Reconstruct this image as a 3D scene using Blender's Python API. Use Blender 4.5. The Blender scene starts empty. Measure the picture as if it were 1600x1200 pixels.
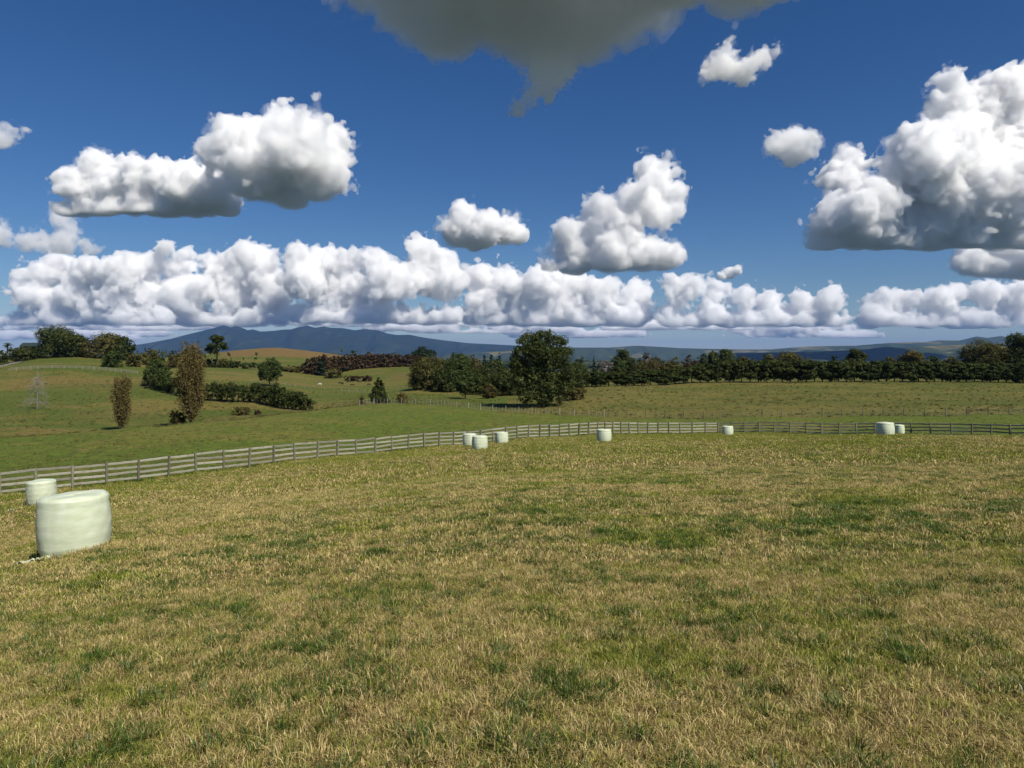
import bpy, bmesh, math, random
import numpy as np
from mathutils import Vector, Matrix, noise as mnoise

random.seed(7)
RNG = np.random.default_rng(7)
scene = bpy.context.scene
COL = scene.collection

# ------------------------------------------------------------------ camera
F, HX, HY, EYE = 1109.0, 800.0, 557.0, 1.65      # focal length in photo pixels, eye-level row, eye height
cam_data = bpy.data.cameras.new('camera')
cam_data.sensor_width = 36.0
cam_data.lens = F / 1600 * 36.0
cam_data.shift_y = -(600 - HY) / 1600
cam_data.clip_start = 0.05
cam_data.clip_end = 200000
cam = bpy.data.objects.new('camera', cam_data)
cam.location = (0, 0, EYE)
cam.rotation_euler = (math.radians(90), 0, 0)
COL.objects.link(cam)
scene.camera = cam

# ------------------------------------------------------------------ sky and sun
SUN_EL = math.radians(48)
SUN_AZ = Vector((0.67, -0.74)).normalized()
SUN_DIR = Vector((SUN_AZ.x * math.cos(SUN_EL), SUN_AZ.y * math.cos(SUN_EL), math.sin(SUN_EL)))
world = bpy.data.worlds.new('World')
scene.world = world
world.use_nodes = True
wn = world.node_tree.nodes
wl = world.node_tree.links
bg = wn['Background']
sky = wn.new('ShaderNodeTexSky')
sky.sky_type = 'NISHITA'
sky.sun_disc = False
sky.sun_elevation = SUN_EL
sky.sun_rotation = math.atan2(SUN_AZ.x, SUN_AZ.y)
sky.altitude = 60
sky.air_density = 1.0
sky.dust_density = 0.0
sky.ozone_density = 6.0
hs = wn.new('ShaderNodeHueSaturation')
hs.inputs['Saturation'].default_value = 1.22
hs.inputs['Hue'].default_value = 0.508
wl.new(sky.outputs[0], hs.inputs['Color'])
wl.new(hs.outputs[0], bg.inputs[0])
bg.inputs[1].default_value = 0.058
sun_data = bpy.data.lights.new('sun', 'SUN')
sun_data.energy = 5.0
sun_data.angle = math.radians(0.53)
sun_data.color = (1.0, 0.94, 0.83)
sun = bpy.data.objects.new('sun', sun_data)
sun.rotation_euler = SUN_DIR.to_track_quat('Z', 'Y').to_euler()
COL.objects.link(sun)

vs = scene.view_settings
scene.display_settings.display_device = 'sRGB'
vs.view_transform = 'Standard'
vs.look = 'None'
vs.exposure = 0.25
vs.gamma = 1.0
vs.use_curve_mapping = False
cy = scene.cycles
cy.max_bounces = 24
cy.diffuse_bounces = 2
cy.glossy_bounces = 2
cy.transmission_bounces = 3
cy.volume_bounces = 22
cy.transparent_max_bounces = 24
cy.use_denoising = True
cy.caustics_reflective = False
cy.caustics_refractive = False
cy.sample_clamp_indirect = 8.0

# ------------------------------------------------------------------ helpers
def P(x, y, d):
    """a point of the place, from where the survey of the photograph puts it (column, row, metres ahead)"""
    return Vector(((x - HX) / F * d, d, EYE - (y - HY) / F * d))

def tag(o, label=None, cat=None, group=None, kind=None):
    if label: o['label'] = label
    if cat: o['category'] = cat
    if group: o['group'] = group
    if kind: o['kind'] = kind
    return o

def link(o, parent=None):
    COL.objects.link(o)
    if parent is not None: o.parent = parent
    return o

def mesh_obj(name, verts, faces, mat=None, parent=None, smooth=False, loc=None):
    me = bpy.data.meshes.new(name)
    if isinstance(verts, np.ndarray) and isinstance(faces, np.ndarray):
        fast_mesh(me, verts, faces)
    else:
        me.from_pydata([tuple(v) for v in verts], [], [tuple(f) for f in faces])
    if mat: me.materials.append(mat)
    if smooth: me.polygons.foreach_set('use_smooth', np.ones(len(me.polygons), bool))
    me.update()
    o = bpy.data.objects.new(name, me)
    if loc is not None: o.location = loc
    return link(o, parent)

def fast_mesh(me, v, f):
    n, k = f.shape
    me.vertices.add(len(v)); me.vertices.foreach_set('co', v.astype(np.float32).ravel())
    me.loops.add(n * k); me.loops.foreach_set('vertex_index', f.astype(np.int32).ravel())
    me.polygons.add(n)
    me.polygons.foreach_set('loop_start', np.arange(0, n * k, k, dtype=np.int32))
    me.polygons.foreach_set('loop_total', np.full(n, k, np.int32))
    me.update(calc_edges=True)

def empty(name, loc, rz=0.0):
    o = bpy.data.objects.new(name, None)
    o.location = loc
    o.rotation_euler = (0, 0, rz)
    return link(o)

class NT:
    """small helper to write node trees"""
    def __init__(self, name, volume=False):
        self.m = bpy.data.materials.new(name)
        self.m.use_nodes = True
        self.t = self.m.node_tree
        self.t.nodes.clear()
        self.out = self.t.nodes.new('ShaderNodeOutputMaterial')
    def n(self, typ, **kw):
        nd = self.t.nodes.new('ShaderNode' + typ)
        for k, v in kw.items():
            setattr(nd, k, v)
        return nd
    def l(self, a, b): self.t.links.new(a, b)
    def set(self, sock, v):
        if hasattr(v, 'is_output') or isinstance(v, bpy.types.NodeSocket): self.l(v, sock)
        else: sock.default_value = v
    def noise(self, vec, scale, detail=3, rough=0.55, dist=0.0):
        nd = self.n('TexNoise'); self.set(nd.inputs['Vector'], vec)
        nd.inputs['Scale'].default_value = scale; nd.inputs['Detail'].default_value = detail
        nd.inputs['Roughness'].default_value = rough; nd.inputs['Distortion'].default_value = dist
        return nd.outputs['Fac']
    def ramp(self, fac, lo, hi, a=0.0, b=1.0):
        nd = self.n('MapRange'); nd.clamp = True; nd.interpolation_type = 'SMOOTHSTEP'
        self.set(nd.inputs[0], fac); nd.inputs[1].default_value = lo; nd.inputs[2].default_value = hi
        nd.inputs[3].default_value = a; nd.inputs[4].default_value = b
        return nd.outputs[0]
    def mix(self, fac, a, b, blend='MIX'):
        nd = self.n('Mix', data_type='RGBA', blend_type=blend)
        self.set(nd.inputs[0], fac)
        for s, v in ((nd.inputs[6], a), (nd.inputs[7], b)):
            self.set(s, v if not isinstance(v, tuple) else (*v, 1.0) if len(v) == 3 else v)
        return nd.outputs[2]
    def math(self, op, a, b=None):
        nd = self.n('Math', operation=op); self.set(nd.inputs[0], a)
        if b is not None: self.set(nd.inputs[1], b)
        return nd.outputs[0]
    def pos(self): return self.n('NewGeometry').outputs['Position']
    def attr(self, name, typ='GEOMETRY'):
        nd = self.n('Attribute', attribute_type=typ); nd.attribute_name = name
        return nd
    def vscale(self, v, s):
        nd = self.n('VectorMath', operation='MULTIPLY'); self.l(v, nd.inputs[0]); nd.inputs[1].default_value = s
        return nd.outputs[0]

# ------------------------------------------------------------------ clouds
def spline_w(n, cell, rng):
    """cubic B-spline weights of n samples on a lattice with the given cell (in samples)"""
    p = np.arange(n) / cell + rng.random()
    i = np.floor(p).astype(int); t = p - i
    m = i.max() + 4
    W = np.zeros((n, m), np.float32)
    r = np.arange(n)
    W[r, i] = (1 - t) ** 3 / 6; W[r, i + 1] = (3 * t ** 3 - 6 * t ** 2 + 4) / 6
    W[r, i + 2] = (-3 * t ** 3 + 3 * t ** 2 + 3 * t + 1) / 6; W[r, i + 3] = t ** 3 / 6
    return W
def grid_noise(shape, cell, rng):
    Ws = [spline_w(n, c, rng) for n, c in zip(shape, cell if hasattr(cell, '__len__') else (cell,) * 3)]
    L = rng.normal(size=[w.shape[1] for w in Ws]).astype(np.float32)
    L = np.tensordot(Ws[0], L, (1, 0))
    L = np.einsum('yb,xbc->xyc', Ws[1], L, optimize=True)
    L = L @ Ws[2].T
    return L / 0.33
def surface_nets(f):
    """mesh of the zero level of f (inside < 0), grid units"""
    s = f < 0
    nx, ny, nz = f.shape
    acc = np.zeros((nx - 1, ny - 1, nz - 1, 3), np.float32); cnt = np.zeros((nx - 1, ny - 1, nz - 1), np.float32)
    corners = [(i, j, k) for i in (0, 1) for j in (0, 1) for k in (0, 1)]
    def sub(A, c): return A[c[0]:nx - 1 + c[0], c[1]:ny - 1 + c[1], c[2]:nz - 1 + c[2]]
    for a in corners:
        for ax in range(3):
            if a[ax]: continue
            b = list(a); b[ax] = 1; b = tuple(b)
            m = sub(s, a) != sub(s, b)
            idx = np.nonzero(m)
            fa = sub(f, a)[idx]; fb = sub(f, b)[idx]
            t = fa / (fa - fb)
            p = np.empty((len(t), 3), np.float32)
            for q in range(3): p[:, q] = idx[q] + a[q]
            p[:, ax] += t
            acc[idx] += p; cnt[idx] += 1
    idx = np.nonzero(cnt)
    vid = np.full(cnt.shape, -1, np.int32); vid[idx] = np.arange(len(idx[0]))
    V = acc[idx] / cnt[idx][:, None]
    quads = []
    for ax in range(3):
        u, v = [(1, 2), (2, 0), (0, 1)][ax]
        sl0 = [slice(1, -1)] * 3; sl1 = [slice(1, -1)] * 3
        sl0[ax] = slice(0, -1); sl1[ax] = slice(1, None)
        A = s[tuple(sl0)]; B = s[tuple(sl1)]
        e = np.argwhere(A != B); flip = A[tuple(e.T)]
        off = np.ones(3, int); off[ax] = 0
        c = e + off
        def g(du, dv):
            q = c.copy(); q[:, u] += du; q[:, v] += dv
            return vid[tuple(q.T)]
        Q = np.stack([g(-1, -1), g(0, -1), g(0, 0), g(-1, 0)], 1)
        Q[~flip] = Q[~flip][:, ::-1]
        quads.append(Q)
    return V, np.concatenate(quads)

def cloud_material(name, sigma):
    t = NT(name)
    v = t.n('VolumeScatter')
    v.inputs['Color'].default_value = (0.995, 0.995, 0.998, 1)
    v.inputs['Density'].default_value = sigma
    v.inputs['Anisotropy'].default_value = 0.0
    t.l(v.outputs[0], t.out.inputs['Volume'])
    return t.m

def cloud(blobs, d, base, label, tau=7.5, thick=0.8, cell=2.8, stretch=1.0, rough=1.18, seed=1, veil=True, body=1.1, fill=0, name='cumulus_cloud', veil_k=0.10):
    """a cumulus heaped up from billows; blobs are (column, row, radius) of its main heads at d metres"""
    rng = np.random.default_rng(seed)
    k = d / F
    base_z = P(0, base, d).z
    C = []; R = []
    if fill:
        x0 = min(b[0] - b[2] * 0.6 for b in blobs); x1 = max(b[0] + b[2] * 0.6 for b in blobs)
        blobs = list(blobs) + [(x, base - fill * rng.uniform(0.3, 0.9), fill * rng.uniform(0.8, 1.15)) for x in np.arange(x0 + fill * .4, x1 - fill * .3, fill * 0.8)]
    for (x, y, r, *dd) in blobs:
        p = P(x, y, d) if not dd else P(x, y, d + dd[0]); C.append((p.x, p.y + (rng.uniform(-1, 1) * r * k * thick if not dd else 0), max(p.z, base_z + 0.3 * r * k))); R.append(r * k * body)
    C = np.array(C, np.float32); R = np.array(R, np.float32)
    Rm = float(np.median(R))
    o3 = np.array([C[:, 0].mean(), C[:, 1].mean(), base_z], np.float32)
    rs3 = R[:, None] * 1.25 * np.array([[stretch, 1, 1]], np.float32)
    lo = (C - rs3).min(0) - 0.5 * Rm; hi = (C + rs3).max(0) + 0.5 * Rm
    lo[2] = base_z - 0.35 * Rm
    h = cell * k if Rm / k > 9 else max(0.9, cell * 0.7) * k
    n = np.ceil((hi - lo) / h).astype(int) + 2
    gx, gy, gz = [(lo[i] + np.arange(n[i]) * h).astype(np.float32) for i in range(3)]
    acc = np.zeros(n, np.float32)
    kk = 5.0 / Rm
    for c, r in zip(C, R):
        st3 = np.array([stretch, 1, 1], np.float32)
        i0 = np.maximum(((c - (r + 1.1 * Rm) * st3 - lo) / h).astype(int), 0); i1 = np.minimum(((c + (r + 1.1 * Rm) * st3 - lo) / h).astype(int) + 2, n)
        sx, sy, sz = [slice(int(i0[q]), int(i1[q])) for q in range(3)]
        dist = np.sqrt(((gx[sx, None, None] - c[0]) / stretch) ** 2 + (gy[None, sy, None] - c[1]) ** 2 + ((gz[None, None, sz] - c[2]) * 1.08) ** 2)
        acc[sx, sy, sz] += np.exp(-kk * (dist - r))
    sdf = -np.log(acc + 1e-4) / kk
    shape = tuple(n)
    def oct_(s, a, billow):
        g = grid_noise(shape, max(s * Rm / h, 1.6), rng)
        return (np.abs(g) - 0.8 if billow else g) * (a * Rm * rough)
    nz_ = oct_(0.95, -0.13, False) + oct_(0.55, -0.19, True) + oct_(0.27, -0.14, True) + oct_(0.14, -0.11, True) + oct_(0.075, -0.075, True) + oct_(0.045, -0.035, False)
    fl = (base_z + 0.10 * Rm * grid_noise(shape, max(0.6 * Rm / h, 2), rng) - gz[None, None, :])
    up = np.clip((gz - base_z) / (0.8 * Rm), 0.25, 1.0)[None, None, :]
    f = np.maximum(sdf + nz_ * up, fl)
    border = np.zeros(shape, bool)
    for ax in range(3):
        ix = [slice(None)] * 3; ix[ax] = [0, 1, -2, -1]; border[tuple(ix)] = True
    def skin(nm, f, sigma, parent=None, st=1):
        f = np.where(border, np.maximum(f, h), f)
        if st > 1:
            f = np.pad(f[::st, ::st, ::st], ((0, 2), (0, 2), (0, 2)), constant_values=h)
        V, Q = surface_nets(f)
        V = V * (h * st) + lo - o3
        me = bpy.data.meshes.new(nm); fast_mesh(me, V, Q)
        me.polygons.foreach_set('use_smooth', np.ones(len(me.polygons), bool))
        me.materials.append(cloud_material('cloud_vapour', sigma))
        o = bpy.data.objects.new(nm, me)
        if parent is None: o.location = o3
        return link(o, parent)
    s0 = tau / (2 * Rm)
    o = skin(name, f, s0 * 0.58)
    skin('core', f + 0.12 * Rm, s0 * 0.50, o, 2 if Rm / h > 6 else 1)
    if veil:
        g = oct_(0.5, -0.17, False) + oct_(0.22, -0.15, False) + oct_(0.10, -0.11, False)
        skin('veil', np.maximum(sdf * 0.9 + nz_ * up * 0.6 + g * up, fl * 1.0 - 0.05 * Rm), s0 * veil_k, o, 2 if Rm / h < 8 else 3)
    tag(o, label, 'cloud')
    return o

def build_clouds():
    cloud([(150,258,26),(112,288,26),(180,290,36),(213,270,24),(250,285,34),(292,276,24),(300,298,34),(335,300,28),(262,312,26),(220,308,26),(356,312,16),(135,292,24)], 6000, 336,
          'low elongated white cumulus cloud with grey base, left of the taller rounded cloud', seed=2, fill=16)
    cloud([(345,245,26),(385,225,34),(440,205,32),(430,258,56),(480,240,46),(520,218,22),(534,245,14),(500,280,38),(450,296,25),(400,276,34),(462,192,20),(527,205,15)], 5600, 328,
          'tall rounded white cumulus cloud in the upper left sky', seed=3)
    cloud([(728,322,10),(725,338,20),(712,360,22),(755,362,28),(790,358,22),(808,366,12),(740,376,16),(700,354,12)], 8000, 392,
          'small compact white cumulus cloud above the middle of the cloud bank', seed=4)
    cloud([(1012,262,16),(1036,258,10),(1020,288,24),(1046,302,16),(1000,318,26),(942,332,24),(972,352,30),(1030,340,22),(884,368,18),(900,395,32),(860,412,16),(955,398,34),(1000,398,30),(1035,393,25),(1060,400,12),(918,348,14)], 9500, 424,
          'towering white cumulus cloud leaning to the right, standing above the cloud bank', seed=5)
    cloud([(1312,270,28),(1337,245,22),(1288,345,30),(1340,335,55),(1400,325,65),(1422,262,58),(1480,235,55),(1500,300,75),(1560,290,75),(1488,165,34),(1530,170,50),(1590,140,46),(1640,250,95),(1450,350,40),(1545,330,45),(1480,128,16),(1580,205,66),(1680,180,90)], 7000, 388,
          'huge white and grey cumulus cloud cut off by the right edge', seed=6, fill=22, cell=3.3, rough=1.25, body=0.98, tau=8)
    cloud([(1510,362,14),(1535,408,24),(1580,372,34),(1605,408,36),(1565,420,20),(1560,348,20),(1650,390,40)], 11000, 438,
          'grey based cumulus cloud tucked under the huge right cloud', seed=7)
    over = [(600,-30,40),(680,-10,58),(780,10,72),(870,0,80),(970,-25,70),(860,45,40),(1050,-45,40),(750,-90,100),(900,-100,110),(1000,-100,90),(1075,-30,34)]
    for (X, Y, Z, r) in ((-250, 2500, 1560, 300), (150, 2450, 1600, 320), (550, 2450, 1600, 320), (900, 2500, 1560, 280), (-100, 2000, 1560, 300), (350, 1950, 1600, 330), (800, 1950, 1600, 330), (1150, 2050, 1550, 280), (200, 2750, 1700, 300), (600, 2750, 1650, 260)):
        over.append((HX + X / Y * F, HY - (Z - EYE) / Y * F, r / 2900 * F, Y - 2900))
    cloud(over, 2900, 88,
          'dark grey cloud base hanging at the top edge of the sky', seed=8, tau=7.0, thick=1.0, rough=1.3, cell=6.5, veil_k=0.16)
    cloud([(1132,95,22),(1160,112,20),(1192,92,13),(1210,80,7),(1108,115,11),(1137,76,9)], 3300, 140,
          'small ragged white cloud with a pale wisp, high in the right sky', seed=9, tau=1.9, rough=1.9, veil_k=0.2)
    cloud([(1238,215,20),(1255,230,20),(1240,248,12),(1206,232,12),(1225,222,14)], 4600, 262,
          'small round white cloud alone beside the huge right cloud', seed=10, tau=2.6, rough=1.7, veil_k=0.2)
    bank = dict(thick=0.8, body=1.03, fill=17, rough=1.45, tau=7.0, veil=False)
    cloud([(35,438,16),(70,430,20),(100,420,22),(150,425,26),(200,430,28),(60,465,26),(120,465,30),(180,465,32),(240,462,32),(230,415,20),(90,408,14),(264,388,13)], 25500, 508, 'left end of the long cumulus bank over the mountain', seed=11, **bank)
    cloud([(290,420,24),(335,420,24),(374,392,20),(365,430,34),(410,405,26),(300,460,34),(360,465,34),(420,455,36),(395,425,30)], 26500, 509, 'double headed cumulus tower in the long bank left of the mountain summit', seed=12, **bank)
    cloud([(470,398,20),(500,405,26),(540,415,24),(480,440,36),(540,450,36),(590,412,24),(610,445,36),(655,392,22),(650,425,34),(690,408,22),(700,440,32),(655,374,10)], 25000, 506, 'brightest heaped cumulus of the long bank, above the mountain summit', seed=13, **bank)
    cloud([(745,430,22),(790,440,26),(840,445,26),(890,450,28),(940,455,26),(760,470,30),(820,475,30),(880,478,28),(940,478,26),(1000,462,26),(990,480,22),(860,430,14)], 26500, 509, 'middle stretch of the long cumulus bank right of the mountain', seed=14, **bank)
    cloud([(1050,450,18),(1080,448,18),(1120,460,20),(1160,468,18),(1200,472,20),(1250,474,20),(1290,468,22),(1312,475,14),(1060,478,20),(1110,484,18),(1170,490,16),(1230,492,14),(1280,492,14)], 26000, 510, 'thin tapering right end of the long cumulus bank', seed=15, **bank)
    cloud([(1360,480,16),(1385,472,18),(1420,470,18),(1460,466,20),(1500,464,20),(1540,460,22),(1580,462,22),(1400,492,16),(1450,494,16),(1500,494,18),(1560,492,20),(1620,465,26)], 26000, 512, 'separate low cumulus bank above the right hills', seed=16, **bank)
    cloud([(1140,427,9),(1152,423,7),(1128,432,6)], 12000, 437, 'tiny white puff just above the thin end of the bank', seed=17, tau=5)
    cloud([(5,218,14),(20,205,10),(35,200,6),(-15,215,20)], 4400, 240, 'faint wisp of cloud at the left edge', seed=18, tau=1.6, rough=1.9, veil_k=0.2)
    cloud([(5,368,16),(35,375,16),(70,384,14),(105,386,18),(145,388,13),(92,345,12),(98,362,10),(-25,368,22)], 9500, 400, 'ragged grey cloud shreds at the left above the bank', seed=19, tau=2.0, rough=1.8, veil_k=0.2)
    cloud([(444,160,7),(430,164,5),(455,156,4),(437,162,5)], 5600, 172, 'tiny shred just above the tall rounded cloud', seed=20, tau=1.6, rough=1.2)
    cloud([(494,152,6),(497,147,4)], 5600, 164, 'tiny lone shred right above the tall rounded cloud', seed=24, tau=0.7, rough=1.7, veil_k=0.3)
    cloud([(806,170,9),(852,108,22),(846,135,15),(838,150,9),(870,118,14),(880,100,16)], 2900, 185, 'ragged grey tail below the dark cloud base', seed=21, tau=2.4, rough=2.0, veil_k=0.25)
    # far layer beyond the mountain
    rng = np.random.default_rng(5)
    for (x0, x1, y, dd, lab) in ((-60, 330, 508, 45000, 'flat far cloud layer low over the left hill'), (300, 620, 503, 40000, 'flat grey far cloud layer above the mountain summit'), (560, 840, 513, 48000, 'flat far cloud layer above the long right slope of the mountain'),
            (790, 1010, 520, 60000, 'small bright far clouds low beside the mountain foot'), (930, 1180, 508, 42000, 'flat far cloud layer under the middle of the bank'), (1150, 1350, 520, 60000, 'low far cloud strip over the right plain'), (-60, 240, 524, 60000, 'lowest pale cloud strip behind the left hill top trees')):
        bl = [(x + rng.uniform(-12, 12), y + rng.uniform(-9, 9), rng.uniform(2.5, 7.0)) for x in np.arange(x0, x1, 9)]
        cloud(bl, dd, y + 11, lab, seed=int(x0 + 200), tau=2.6, thick=1.5, rough=1.2, stretch=5.0, cell=4.2, veil=False)

# ------------------------------------------------------------------ the lie of the land
# surveyed points: column, metres ahead, row of the ground there
CTRL = []
def plane_z(X, d):
    return -0.093 * d + (0.10 * X if X < 0 else 0.012 * X)
for x in (-250, 0, 200, 400, 600, 800, 1000, 1200, 1400, 1600, 1850):
    for d in (0.8, 2, 5, 10, 18) if x > 150 else (0.8, 2, 5, 9):
        X = (x - HX) / F * d
        CTRL.append((x, d, HY + (EYE - plane_z(X, d)) / d * F))
CTRL += [
 # mown field
 (115,14,866),(65,34,788),(-250,30,900),(400,30,770),(800,30,733),(800,45,707),(1150,30,722),(1150,60,689),(1400,30,718),(1600,30,716),(1600,45,695),(1850,40,699),
 (750,58,702.5),(784,70,694),(733,64,699),(944,63,689.5),(1137,84,680.5),(1383,64,680.5),(1405,78,682),(1000,75,683),(550,50,722),
 # rail fence
 (-250,38,810),(-100,41,790),(0,43.8,775.5),(114,45.5,764),(216,48,752.5),(307,51,740.5),(389,53.5,732),(496,60,717.5),(557,64,711.5),(612,69,704),(709,74,696.5),(790,77,689.5),
 (859,80,684),(919,84,681.5),(984,88,679.5),(1045,92,678.5),(1122,97,677.5),(1234,91,679),(1338,86,679.8),(1424,81,681.5),(1487,77,683),(1579,73,686),(1720,66,692),(1579,55,682),(1850,60,697),
 # green paddock behind it
 (-250,70,735),(0,72,722),(200,76,704),(400,82,685),(600,100,668),(800,105,666),(1000,110,664),(1200,112,662),(1400,105,662.5),(1600,95,664),(1850,90,668),
 (-250,100,694),(0,105,684),(100,108,677.5),(200,112,669),(300,118,661),(400,125,652),(490,137,641.5),(560,148,633.5),(620,153,631.5),(700,152,634.5),(760,146,641),(850,138,648),(950,130,653),(1100,127,654.5),(1300,124,652.5),(1450,122,650.5),(1600,120,648.5),(1850,118,647),
 # gully and left hillside
 (-250,130,699),(0,130,685),(100,130,681),(200,138,674),(300,143,665),(400,155,650),(450,160,645),
 (0,165,656),(100,165,655),(0,200,630),(100,205,625),(200,190,632),(58,178,640),(300,180,634),(400,185,628),(485,172,640),
 (0,270,586),(100,270,583),(200,270,587),(0,340,568),(60,340,561),(120,345,559),(180,345,562),(-250,340,566),
 (275,205,616),(340,250,601),(420,262,603),(300,300,584),(400,340,581),(230,330,570),(480,300,601),(540,300,604),(600,280,610),(540,230,622),
 (330,380,573),(500,400,586),(560,430,577),(650,430,574),(640,390,580),(620,345,594),(660,260,606),(700,235,614),(720,205,623),(760,190,628),
 (300,500,563),(350,620,551),(430,700,543.5),(520,720,554),(620,700,566),(-250,600,562),(0,600,562),(150,600,562),
 # middle and right rise
 (780,165,637),(848,165,635.5),(905,168,630),(940,190,616),(1000,215,606),(1000,240,602.5),(1100,240,599),(1300,240,597.5),(1450,240,597.5),(1600,238,598.5),(1850,235,600),
 (1050,175,630),(1300,175,620),(1600,170,621),(900,230,606),(800,230,612),
 (900,330,596),(1100,330,592),(1300,330,592),(1600,330,592),(1850,330,592),(780,330,600),
]
for x in (-250, 100, 450, 800, 1150, 1500, 1850):
    CTRL += [(x, 1200, 557 + F * 32 / 1200), (x, 3500, 557 + F * 45 / 3500), (x, 12000, 557 + F * 55 / 12000), (x, 45000, 557 + F * 60 / 45000)]
CT = np.array(CTRL, float)
def uv_of(x, d): return np.stack([np.asarray(x) / 260.0, np.log(d) * 1.5], -1)
CU = uv_of(CT[:, 0], CT[:, 1])
CQ = (CT[:, 2] - HY) / F - EYE / CT[:, 1]
def tps(r2): return 0.5 * r2 * np.log(r2 + 1e-9)
def _fit():
    n = len(CU)
    D = ((CU[:, None] - CU[None]) ** 2).sum(-1)
    A = np.zeros((n + 3, n + 3)); A[:n, :n] = tps(D) + np.eye(n) * 2e-4
    A[:n, n] = 1; A[:n, n + 1:] = CU; A[n, :n] = 1; A[n + 1:, :n] = CU.T
    return np.linalg.solve(A, np.concatenate([CQ, np.zeros(3)]))
CW = _fit()
FENCE_X = np.array([-250,0,114,216,307,389,496,557,612,709,790,859,919,984,1045,1122,1234,1338,1424,1487,1579,1720,1850], float)
FENCE_D = np.array([38,43.8,45.5,48,51,53.5,60,64,69,74,77,80,84,88,92,97,91,86,81,77,73,66,60], float)
CREST_X = np.array([-250,0,100,200,300,400,490,560,620,700,760,850,950,1100,1300,1450,1600,1850], float)
CREST_D = np.array([100,105,108,112,118,125,137,148,153,152,146,138,130,127,124,122,120,118], float)
def col_depth(X, Y):
    az = np.arctan2(X, Y); a = np.clip(np.abs(az), 0, math.radians(43))
    x = np.clip(HX + F * np.tan(np.sign(az) * a), -250, 1850)
    return x, np.maximum(np.hypot(X, Y) * np.cos(a), 0.3), az
def ground_z(X, Y):
    X = np.atleast_1d(np.asarray(X, float)); Y = np.atleast_1d(np.asarray(Y, float))
    out = np.empty(X.shape)
    for s in range(0, len(X), 20000):
        xs, ys = X[s:s + 20000], Y[s:s + 20000]
        x, d, az = col_depth(xs, ys)
        U = uv_of(x, d)
        q = tps(((U[:, None] - CU[None]) ** 2).sum(-1)) @ CW[:-3] + CW[-3] + U @ CW[-2:]
        w = np.clip((np.abs(az) - math.radians(60)) / math.radians(120), 0, 1)
        q = q * (1 - w) + 0.01 * w
        z = -q * d
        amp = np.clip(d / 60, 0.05, 1.2)
        z += amp * 0.10 * (np.sin(xs * 0.31 + 1.3 * np.sin(ys * 0.17)) * np.sin(ys * 0.27 + 0.9 * np.sin(xs * 0.13)) )
        z += 0.018 * np.sin(xs * 1.9 + 2 * np.sin(ys * 0.8)) * np.sin(ys * 2.3 + xs * 0.6) * np.clip(1.2 - d / 60, 0, 1)
        out[s:s + 20000] = z
    return out
def gz1(X, Y): return float(ground_z([X], [Y])[0])
def at(x, d):
    """ground point in column x, d metres ahead"""
    X = (x - HX) / F * d
    return Vector((X, d, gz1(X, d)))

# ------------------------------------------------------------------ ground
def grass_colour(t, near):
    """albedo of pasture: straw and green by world position; shared by soil and blades of the mown field"""
    p = t.pos()
    sw = t.n('Mapping'); t.l(p, sw.inputs[0]); sw.inputs['Rotation'].default_value = (0, 0, math.radians(-32)); sw.inputs['Scale'].default_value = (0.35, 1.5, 1)
    n1 = t.noise(p, 0.55, 4, 0.62)
    n2 = t.noise(sw.outputs[0], 0.75, 4, 0.6)
    n3 = t.noise(p, 0.07, 3, 0.5)
    s = t.math('ADD', t.math('MULTIPLY', n1, 0.45), t.math('ADD', t.math('MULTIPLY', n2, 0.35), t.math('MULTIPLY', n3, 0.35)))
    sy = t.n('SeparateXYZ'); t.l(p, sy.inputs[0])
    s = t.math('ADD', s, t.ramp(sy.outputs[1], 3, 85, -0.04, 0.06))        # greener down towards the fence
    return t.ramp(s, 0.50, 0.66), n1, n3, p

def field_soil():
    t = NT('mown_grass_ground')
    g, n1, n3, p = grass_colour(t, True)
    fine = t.noise(t.vscale(p, (1, 1, 1)), 9.0, 5, 0.7)
    finer = t.noise(p, 38.0, 3, 0.7)
    straw = t.mix(t.ramp(fine, 0.35, 0.68), (0.12, 0.088, 0.031), (0.36, 0.28, 0.118))
    green = t.mix(t.ramp(fine, 0.35, 0.7), (0.050, 0.058, 0.012), (0.20, 0.20, 0.050))
    c = t.mix(g, straw, green)
    c = t.mix(t.ramp(finer, 0.38, 0.6, 0.62, 0.0), c, (0.045, 0.042, 0.016))
    c = t.mix(t.ramp(t.noise(p, 1.7, 4, 0.6), 0.60, 0.72, 0, 0.7), c, (0.055, 0.085, 0.022))
    b = t.n('BsdfPrincipled'); t.l(c, b.inputs['Base Color']); b.inputs['Roughness'].default_value = 0.85; b.inputs['Specular IOR Level'].default_value = 0.15
    bp = t.n('Bump'); bp.inputs['Distance'].default_value = 0.06; bp.inputs['Strength'].default_value = 0.8
    t.l(t.math('ADD', fine, t.math('MULTIPLY', finer, 0.5)), bp.inputs['Height']); t.l(bp.outputs[0], b.inputs['Normal'])
    t.l(b.outputs[0], t.out.inputs[0])
    return t.m

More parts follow.
